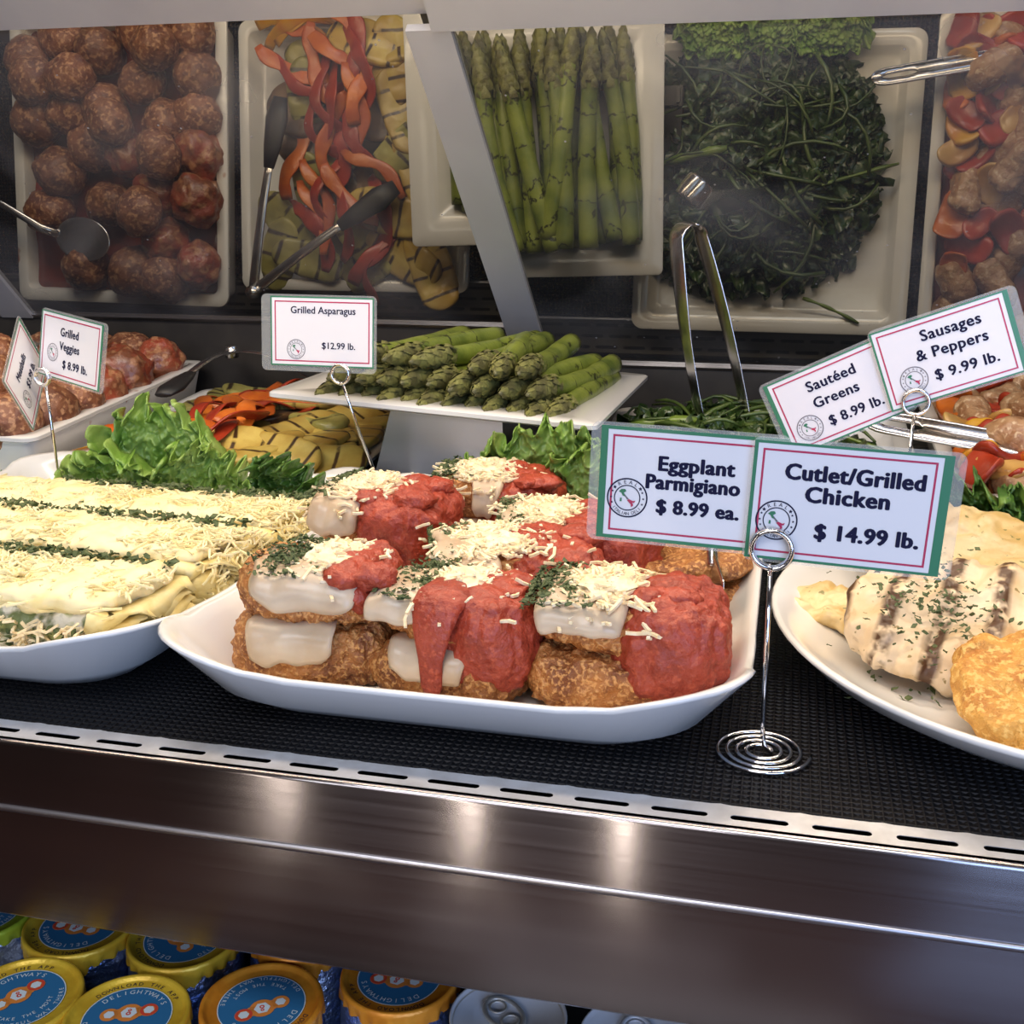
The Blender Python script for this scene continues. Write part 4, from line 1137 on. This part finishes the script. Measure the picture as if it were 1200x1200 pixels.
P = [('orange', -.113, .076), ('red', -.087, .086), ('red', -.070, .070), ('red', -.104, .099), ('red', -.042, .138), ('red', -.093, .137), ('orange', -.108, .191), ('red', -.085, .195), ('red', -.095, .214), ('red', -.036, .199), ('yellow', -.110, .060), ('red', -.100, .045), ('orange', -.080, .048), ('red', -.090, .030),
     ('yellow', -.108, .110), ('red', -.055, .035), ('red', -.030, .030), ('orange', -.03, .08), ('red', -.075, .11), ('red', -.06, .20), ('yellow', -.03, .10), ('red', -.01, .14), ('orange', -.105, .235), ('red', -.07, .28), ('red', -.102, .150), ('red', -.065, .020), ('red', -.112, .020)]
for i, (c, a, bb) in enumerate(P):
    inst('pepper_piece', chunk[c][i % 2], 'S', a, bb, .006 + .012 * ((i * 5) % 4) / 4, rs.uniform(0, 6), rs.uniform(-.5, .5), rs.uniform(-.5, .5), rs.uniform(.9, 1.35), 'soft %s pepper piece in the sausage tray' % c, 'pepper', '%s pepper pieces' % c)
for i, (a, bb) in enumerate([(-.095, .068), (-.11, .13), (-.05, .06), (-.08, .16), (-.06, .1), (-.1, .03), (-.02, .06)]):
    inst('onion_piece', oni[i % 2], 'S', a, bb, .014, rs.uniform(0, 6), rs.uniform(-.5, .5), rs.uniform(-.5, .5), 1.1, 'soft yellow onion piece in the sausage tray', 'onion', 'onion pieces')
v, f = pillow((.118, .146, .012), .01, (20, 20, 3), .003, 60, 3)
o = MB().add(v, f, Matrix.Translation((0, .16, -.022))).build('pan_juices', M['sauce_pool']); o.matrix_world = FR['S']; tag(o, 'dark red juices at the bottom of the sausage tray', 'sauce', kind='stuff')

# small bowl of green garnish at the far left
root = empty('small_bowl', (-.640, .800, .0)); tag(root, 'small white bowl of green salad at the left edge behind the lasagna', 'bowl')
mb = MB(); R = []
for r_, z in ((.018, 0), (.022, 0), (.030, .010), (.037, .022), (.040, .029), (.0405, .031), (.039, .032), (.035, .026), (.026, .012), (.015, .006)):
    R.append([(r_ * math.cos(a), r_ * math.sin(a) * 1.0, z) for a in [2 * PI * k / 40 for k in range(40)]])
mb.rings(R).build('bowl_body', M['porcelain'], root); root.location = (-.652, .792, 0)
leaf('salad_leaf', (-.650, .795, .018), (1.1, 0, .3), .046, .030, 33, 'green salad leaf lying in the small white bowl', M['lettuce'], .006, .6, 'salad')

# ------------------------------------------------------------------ lettering
_gc = {}


def glyph_mesh(txt, off=0., shear=0., space=1.0):
    key = (txt, off, space)
    if key in _gc: return _gc[key]
    cu = bpy.data.curves.new('t', 'FONT'); cu.body = txt; cu.size = 1; cu.offset = off; cu.align_x = 'CENTER'; cu.resolution_u = 3; cu.space_character = space
    ob = bpy.data.objects.new('t', cu); COL.objects.link(ob)
    dg = bpy.context.evaluated_depsgraph_get(); dg.update()
    me = ob.evaluated_get(dg).to_mesh()
    v = [tuple(p.co) for p in me.vertices]; f = [tuple(p.vertices) for p in me.polygons]
    ob.evaluated_get(dg).to_mesh_clear(); bpy.data.objects.remove(ob); bpy.data.curves.remove(cu)
    _gc[key] = (v, f)
    return v, f


def text(mb, txt, x, y, size, off=.018, sx=1.0, z=0., rot=0., space=1.0):
    if off > .012:      # heavy lettering: the outline is struck several times around a small circle
        for k in range(8):
            a = 2 * PI * k / 8
            text(mb, txt, x + math.cos(a) * off * size * 1.25, y + math.sin(a) * off * size * .7, size, 0, sx, z + .000004 * k, rot, space)
        off = 0
    v, f = glyph_mesh(txt, 0, 0, space)
    c, s_ = math.cos(rot), math.sin(rot)
    mb.add([(x + c * p[0] * size * sx - s_ * p[1] * size, y + s_ * p[0] * size * sx + c * p[1] * size, z) for p in v], f)


def arc_text(mb, txt, cx, cy, r_, size, a_mid, step, z=0., inside=False, off=.01):
    n = len(txt)
    for i, ch in enumerate(txt):
        if ch == ' ': continue
        a = a_mid + (-(i - (n - 1) / 2) * step if not inside else (i - (n - 1) / 2) * step)
        rot = a - PI / 2 if not inside else a + PI / 2
        if ch == '*':
            star(mb, cx + r_ * math.cos(a), cy + r_ * math.sin(a), size * .42, z); continue
        rr = r_ - (size * .35 if not inside else -size * .35)
        text(mb, ch, cx + rr * math.cos(a), cy + rr * math.sin(a), size, off, 1, z, rot)


def star(mb, x, y, r_, z=0):
    v = [(x + (r_ if k % 2 == 0 else r_ * .42) * math.sin(PI * k / 5), y + (r_ if k % 2 == 0 else r_ * .42) * math.cos(PI * k / 5), z) for k in range(10)]
    mb.add(v + [(x, y, z)], [(10, (k + 1) % 10, k) for k in range(10)])


def ring2(mb, x, y, r0, r1, z=0., n=40):
    v = [(x + r_ * math.cos(2 * PI * k / n), y + r_ * math.sin(2 * PI * k / n), z) for r_ in (r0, r1) for k in range(n)]
    mb.add(v, [(k, n + k, n + (k + 1) % n, (k + 1) % n) for k in range(n)])


def frame_ring(mb, x0, x1, y0, y1, t, z=0.):
    tx0, tx1, ty0, ty1 = t if isinstance(t, tuple) else (t, t, t, t)
    v = [(x0, y0, z), (x1, y0, z), (x1, y1, z), (x0, y1, z), (x0 + tx0, y0 + ty0, z), (x1 - tx1, y0 + ty0, z), (x1 - tx1, y1 - ty1, z), (x0 + tx0, y1 - ty1, z)]
    mb.add(v, [(k, (k + 1) % 4, 4 + (k + 1) % 4, 4 + k) for k in range(4)])


def card(label, mw, w, h, lines, logo, thick_green=(.0032, .0032, .0016, .0016), lam=(.003, .003, .002, .002), grey=False, bold=.042, stars_grey=True):
    """laminated price card lying in its local XY plane, centre at the origin, facing +Z"""
    root = MB()
    lx0, lx1, ly0, ly1 = lam
    oc = rounded_outline((w + lx0 + lx1) / 2, (h + ly0 + ly1) / 2, .004, 5, 2)
    cx, cy = (lx1 - lx0) / 2, (ly1 - ly0) / 2
    n = len(oc)
    v = [(x + cx, y + cy, z) for z in (-.0004, .0002) for x, y in oc]
    root.add(v, [tuple(range(n - 1, -1, -1)), tuple(range(n, 2 * n))] + [(k, (k + 1) % n, n + (k + 1) % n, n + k) for k in range(n)])
    o = root.build('price_card', M['laminate'], None, False); o.matrix_world = mw; tag(o, label, 'price card')

    def part(nm, m, fn, z):
        mb = MB(); fn(mb, z); p = mb.build(nm, m, o, False); return p
    part('paper', M['paper'], lambda mb, z: mb.add([(-w / 2, -h / 2, z), (w / 2, -h / 2, z), (w / 2, h / 2, z), (-w / 2, h / 2, z)], [(0, 1, 2, 3)]), .00035)
    part('green_border', M['card_green'], lambda mb, z: frame_ring(mb, -w / 2, w / 2, -h / 2, h / 2, thick_green, z), .0005)
    gx0, gx1, gy0, gy1 = thick_green; gp = .0022 if w > .06 else .0018
    part('red_border', M['card_red'], lambda mb, z: frame_ring(mb, -w / 2 + gx0 + gp, w / 2 - gx1 - gp, -h / 2 + gy0 + gp, h / 2 - gy1 - gp, .0009 if w > .06 else .0007, z), .0005)

    def tx(mb, z):
        for (s_, x, y, sz, sxx) in lines: text(mb, s_, x, y, sz, bold if not grey or bold < .02 else .024, sxx, z, 0, 1.07 if bold > .02 else 1.0)
    part('lettering', M['ink'], tx, .0006)
    lx, ly, lr = logo

    def lg(mb, z):
        ring2(mb, lx, ly, lr * .93, lr, z); ring2(mb, lx, ly, lr * .60, lr * .65, z)
        arc_text(mb, '*REAL*', lx, ly, lr * .80, lr * .26, PI / 2, .36, z)
        for k in (2.75, 3.15, 3.5, .4, 0, -.36): star(mb, lx + lr * .79 * math.cos(k), ly + lr * .79 * math.sin(k), lr * .07, z)
        arc_text(mb, 'ITALIAN DELI', lx, ly, lr * .80, lr * .22, -PI / 2, .16, z, True)
    part('logo', M['ink_grey'] if grey else M['ink'], lg, .0006)
    lo = o.children[-1]

    def mapb(pts, m):
        mb = MB(); mb.add([(lx + lr * a, ly + lr * c, .0007) for a, c in pts], [tuple(range(len(pts)))]); mb.build('logo_map', m, lo, False)
    mapb([(-.42, .30), (-.30, .42), (-.12, .44), (-.05, .34), (-.18, .24), (-.10, .06), (-.22, .10), (-.30, .24)], M['card_green'])
    mapb([(-.10, .06), (-.18, .24), (-.05, .10), (.10, -.06), (.0, -.08)], M['ink_grey'])
    mapb([(.10, -.06), (.30, -.14), (.42, -.10), (.36, -.22), (.28, -.22), (.32, -.36), (.22, -.46), (.20, -.32), (.0, -.12)], M['card_red'])
    mapb([(-.34, -.02), (-.26, -.02), (-.26, -.2), (-.36, -.2)], M['card_green'])
    return o


def face(x, y, z, rz=0., ry=0., tilt=0., ):
    """card standing up: local X along world x (turned by rz), local Y up, faces -y; ry rolls it, tilt leans it back"""
    return Matrix.Translation((x, y, z)) @ Matrix.Rotation(rz, 4, 'Z') @ Matrix.Rotation(PI / 2 - tilt, 4, 'X') @ Matrix.Rotation(ry, 4, 'Z')


# directions of a card given as right / down / away parts seen from the front of the case
RT_, UP_, FW_ = (Vector(c) for c in zip(*[r[:3] for r in (cam.rotation_euler.to_matrix())]))


def hang(px, y, xv, dv):
    d = FW_ * -1327.5 + RT_ * (px[0] - 600) - UP_ * (px[1] - 600)
    c = Vector((0, 0, .25)) + d * (y / d.y)
    X = (RT_ * xv[0] - UP_ * xv[1] - FW_ * xv[2]).normalized(); Dn = RT_ * dv[0] - UP_ * dv[1] - FW_ * dv[2]
    Y = -(Dn - X * Dn.dot(X)).normalized(); Z = X.cross(Y)
    return Matrix(((X.x, Y.x, Z.x, c.x), (X.y, Y.y, Z.y, c.y), (X.z, Y.z, Z.z, c.z), (0, 0, 0, 1)))


def holder(x, y, z0, zr, label, coils=4, R0=.0225, rr=.0075, lean=(0, 0), rot=0.):
    """wire card holder: flat spiral foot, upright rod, a double ring that grips the card"""
    root = empty('card_holder', (x, y, z0)); tag(root, label, 'card holder')
    n = 40 * coils; pts = []
    for i in range(n + 1):
        u = i / n; a = 2 * PI * coils * u + rot; r_ = .0045 + (R0 - .0045) * u
        pts.append((r_ * math.cos(a) - .0 * u, r_ * math.sin(a), .0012))
    MB().tube(pts, .00105, 8).build('spiral_base', M['chrome'], root)
    H_ = zr - z0
    MB().tube([(.0045 * math.cos(rot), .0045 * math.sin(rot), .0012), (.001, .001, .004), (0, 0, .012), (lean[0] * .5, lean[1] * .5, H_ * .5), (lean[0], lean[1], H_ - rr)], .00115, 8).build('rod', M['chrome'], root)
    mb = MB(); pts = []
    for i in range(73):
        a = -PI / 2 + 4 * PI * i / 72
        pts.append((lean[0] + rr * math.cos(a), lean[1] - .0050 + .0036 * i / 72, H_ + rr * math.sin(a)))
    mb.tube(pts, .00125, 8).build('ring', M['chrome'], root)
    return root


holder(0, .490, 0, .1005, 'chrome wire holder with a spiral foot at the front beside the eggplant platter', 4, .0222, .0086, (-.0010, -.001))
W, H2 = .0815, .0530
card('laminated price card reading Eggplant Parmigiano $ 8.99 ea.', face(-.0380, .4915, .1240, 0, -.035), W, .0520,
     [('Eggplant', .0020, .0075, .0092, 1.02), ('Parmigiano', .0010, -.0010, .0092, .95), ('$ 8.99 ea.', .0040, -.0120, .0088, .98)], (-.0275, -.0065, .0092), lam=(.0045, .001, .0015, .0015))
card('laminated price card reading Cutlet/Grilled Chicken $ 14.99 lb.', face(.0290, .4885, .1205, 0, -.040), W, H2,
     [('Cutlet/Grilled', .0020, .0105, .0098, .97), ('Chicken', .0000, .0010, .0098, 1.02), ('$ 14.99 lb.', .0095, -.0150, .0096, .98)], (-.0285, -.0085, .0090), lam=(.001, .0050, .0015, .0015), thick_green=(.0016, .0040, .0012, .0012))
holder(-.302, .800, .0300, .1245, 'wire holder leaning behind the lasagna with the asparagus card', 3, .014, .0068, (-.012, -.030))
card('laminated price card reading Grilled Asparagus $12.99 lb.', face(-.329, .772, .1540, 0, -.005, .10), .0800, .0500,
     [('Grilled Asparagus', .001, .0130, .0072, .98), ('$12.99 lb.', .013, -.0120, .0066, 1)], (-.0200, -.0130, .0072), lam=(.0075, .002, .004, .0015), grey=True, bold=.014, thick_green=(.0010, .0010, .0010, .0010))
holder(-.546, .752, .010, .1190, 'wire holder behind the left end of the lasagna carrying two cards', 3, .014, .0062, (.006, -.012))
card('laminated price card reading Grilled Veggies $ 8.99 lb.', hang((83, 410), .745, (106, 33, -70), (-13, 80, 18)), .0760, .0490,
     [('Grilled', -.002, .0085, .0088, .86), ('Veggies', -.001, -.0020, .0088, .86), ('$ 8.99 lb.', .007, -.0150, .0084, .9)], (-.0215, -.0055, .0068), grey=True, lam=(.001, .004, .0015, .0015), thick_green=(.0010, .0022, .0008, .0008))
card('laminated price card reading Meatballs $3.99 lb. hanging crooked', hang((30, 438), .735, (-17.2, -88, 82), (9.5, 51, 57)), .0740, .0490,
     [('Meatballs', -.002, .0055, .0086, .88), ('$3.99 lb.', .006, -.0085, .0082, .92)], (-.0195, -.0085, .0068), grey=True, lam=(.001, .003, .0015, .0015), thick_green=(.0010, .0018, .0008, .0008))
holder(.076, .722, .005, .1285, 'wire holder behind the chicken carrying two slanted cards', 3, .018, .0075, (.002, -.002))
card('laminated price card reading Sausages & Peppers $ 9.99 lb.', face(.0935, .7185, .1590, 0, .36), .0800, .0500,
     [('Sausages', .0050, .0110, .0094, 1.0), ('& Peppers', .0030, .0000, .0094, 1.0), ('$ 9.99 lb.', .0080, -.0140, .0090, 1.02)], (-.0225, -.0100, .0082), grey=True, lam=(.001, .0050, .0015, .0015), thick_green=(.0012, .0030, .0010, .0010))
card('laminated price card reading Sauteed Greens $ 8.99 lb.', face(.0330, .7220, .1290, 0, .46), .0790, .0490,
     [('Saut\u00e9ed', .0000, .0100, .0092, 1.0), ('Greens', -.0010, -.0010, .0092, 1.0), ('$ 8.99 lb.', .0065, -.0145, .0088, .97)], (-.0230, -.0110, .0082), grey=True, lam=(.003, .001, .0015, .0015), thick_green=(.0026, .0010, .0010, .0010))

# ------------------------------------------------------------------ foil capped cans
def foil_can(fm, seed, tab):
    root = empty('foil_capped_can')
    rs_ = random.Random(seed); n = 48
    prof = [(.026, -.118), (.030, -.114), (.0325, -.105), (.0325, -.030), (.0318, -.018), (.0305, -.008), (.0290, -.003)]
    MB().rings([[(r_ * math.cos(2 * PI * k / n), r_ * math.sin(2 * PI * k / n), z) for k in range(n)] for r_, z in prof]).build('can_body', M['can_blue'], root)
    # foil: rim bead, recessed top and a pleated skirt with a pull tab
    n = 120; R = []
    for r_, z, pl in ((.0312, -.0085, 1.0), (.0314, -.0068, .8), (.0316, -.0045, .35), (.0316, -.0020, 0), (.0312, 0, 0), (.0300, .0006, 0), (.0288, -.0001, 0), (.0280, -.0014, 0), (.0268, -.0019, 0), (.015, -.0020, 0)):
        ring_ = []
        for k in range(n):
            a = 2 * PI * k / n
            w_ = pl * (.0009 * math.sin(k * 2 * PI / 5.0) + .0009 * fb((math.cos(a) * 9, math.sin(a) * 9, seed), 2))
            zz = z + pl * (-.0022 * fb((math.cos(a) * 4 + seed, math.sin(a) * 4, 1), 2)) - (pl * .010 * math.exp(-((((a - tab + PI) % (2 * PI)) - PI) / .30) ** 2))
            ring_.append(((r_ + w_) * math.cos(a), (r_ + w_) * math.sin(a), zz))
        R.append(ring_)
    cap = MB().rings(R, True, False).build('foil_cap', fm, root)

    def sub(nm, m, mb): return mb.build(nm, m, cap, False)
    mb = MB(); ring2(mb, 0, 0, .0002, .0222, -.00165, 48); sub('blue_disc', M['blue_print'], mb)
    mb = MB(); ring2(mb, 0, 0, .0219, .0224, -.0015, 48)
    arc_text(mb, 'DELIGHTWAYS', 0, 0, .0188, .0042, PI / 2, .19, -.0014)
    arc_text(mb, 'DELIGHTFUL WAY THERE', 0, 0, .0200, .0032, -PI / 2, .135, -.0014, True)
    arc_text(mb, 'TAKE THE MOST', 0, 0, .0155, .0032, -PI / 2, .16, -.0014, True)
    for q, (x_, y_) in enumerate(((-.0095, .001), (0, .003), (.0095, .0055))):
        s_ = .0042 if q == 1 else .0028
        mb.add([(x_ + s_ * math.cos(PI / 3 * k), y_ + s_ * math.sin(PI / 3 * k), -.0012) for k in range(6)], [tuple(range(6))])
    sub('white_lettering', M['white_print'], mb)
    mb = MB()
    for x_, y_, r_ in ((-.0095, .001, .0046), (0, .003, .0064), (.0095, .0055, .0046), (-.005, .002, .0036), (.005, .004, .0036)): ring2(mb, x_, y_, .0001, r_, -.0013 - .00001 * x_, 24)
    sub('orange_motif', M['orange_print'], mb)
    mb = MB()
    ring2(mb, .0095, .0055, .0030, .0044, -.00115, 20); ring2(mb, 0, .0022, .0006, .0013, -.0011, 12); ring2(mb, 0, .0046, .0004, .0010, -.0011, 12)
    sub('red_motif', M['red_print'], mb)
    mb = MB(); arc_text(mb, 'DOWNLOAD THE APP', 0, 0, .0252, .0036, PI / 2, .125, -.00165); sub('black_lettering', M['ink'], mb)
    return root


CZ = -.150
caps = [('foil_y', -.366, .424, .9, 'yellow foil capped can at the lower left corner, front row'), ('foil_y', -.3045, .4245, .2, 'yellow foil capped can second from the left in the front row'), ('foil_o', -.242, .449, -2.6, 'orange foil capped can in the front row'),
        ('foil_y', -.372, .486, 2.9, 'yellow foil capped rear can, behind the two leftmost front cans'), ('foil_y', -.3085, .490, 2.2, 'yellow foil capped can in the rear row with its tab at the right'), ('foil_o', -.246, .514, 1.0, 'orange foil capped can mostly hidden behind the front orange one'),
        ('foil_o', -.180, .486, 3.0, 'orange foil capped can beside the plain silver can'), ('foil_g', -.436, .484, .5, 'lime green foil capped can at the far left edge')]
for i, (fm, x, y, rz, lab) in enumerate(caps):
    o = foil_can(M[fm], 60 + i, -1.2 - rz); o.location = (x, y, CZ); o.rotation_euler = (0, 0, rz); tag(o, lab, 'can')


def pull_can(x, y, z, m_body, m_lid, label, rz):
    root = empty('drink_can', (x, y, z), (0, 0, rz)); tag(root, label, 'can'); n = 56
    prof = [(.026, -.112), (.031, -.108), (.0318, -.100), (.0318, -.018), (.0305, -.011), (.0292, -.004), (.0300, -.0008), (.0298, 0), (.0290, -.0006), (.0285, -.003)]
    MB().rings([[(r_ * math.cos(2 * PI * k / n), r_ * math.sin(2 * PI * k / n), q) for k in range(n)] for r_, q in prof]).build('can_body', m_body, root)
    MB().rings([[(r_ * math.cos(2 * PI * k / n), r_ * math.sin(2 * PI * k / n), q) for k in range(n)] for r_, q in ((.0288, -.0022), (.0262, -.0052), (.0245, -.0052), (.0232, -.0036), (.010, -.0036))], True, False).build('lid', m_lid, root)
    mb = MB()
    for (cx, cy, a, bb, w_) in ((0, .004, .0085, .013, .0022), (0, .010, .0042, .0042, .0012), (0, -.002, .0045, .004, .0012)):
        mb.tube([(cx + a * math.cos(2 * PI * k / 28), cy + bb * math.sin(2 * PI * k / 28), -.0020) for k in range(29)], w_ * .6, 8, False, .6, (0, 0, 1))
    mb.build('pull_tab', m_lid, root)


pull_can(-.1165, .4705, -.151, M['can_white'], M['can_silver'], 'plain silver topped drink can with a pull tab below the steel panel', .8)
pull_can(-.050, .473, -.153, M['can_white'], M['can_white'], 'white drink can to the right of the silver topped one', .3)
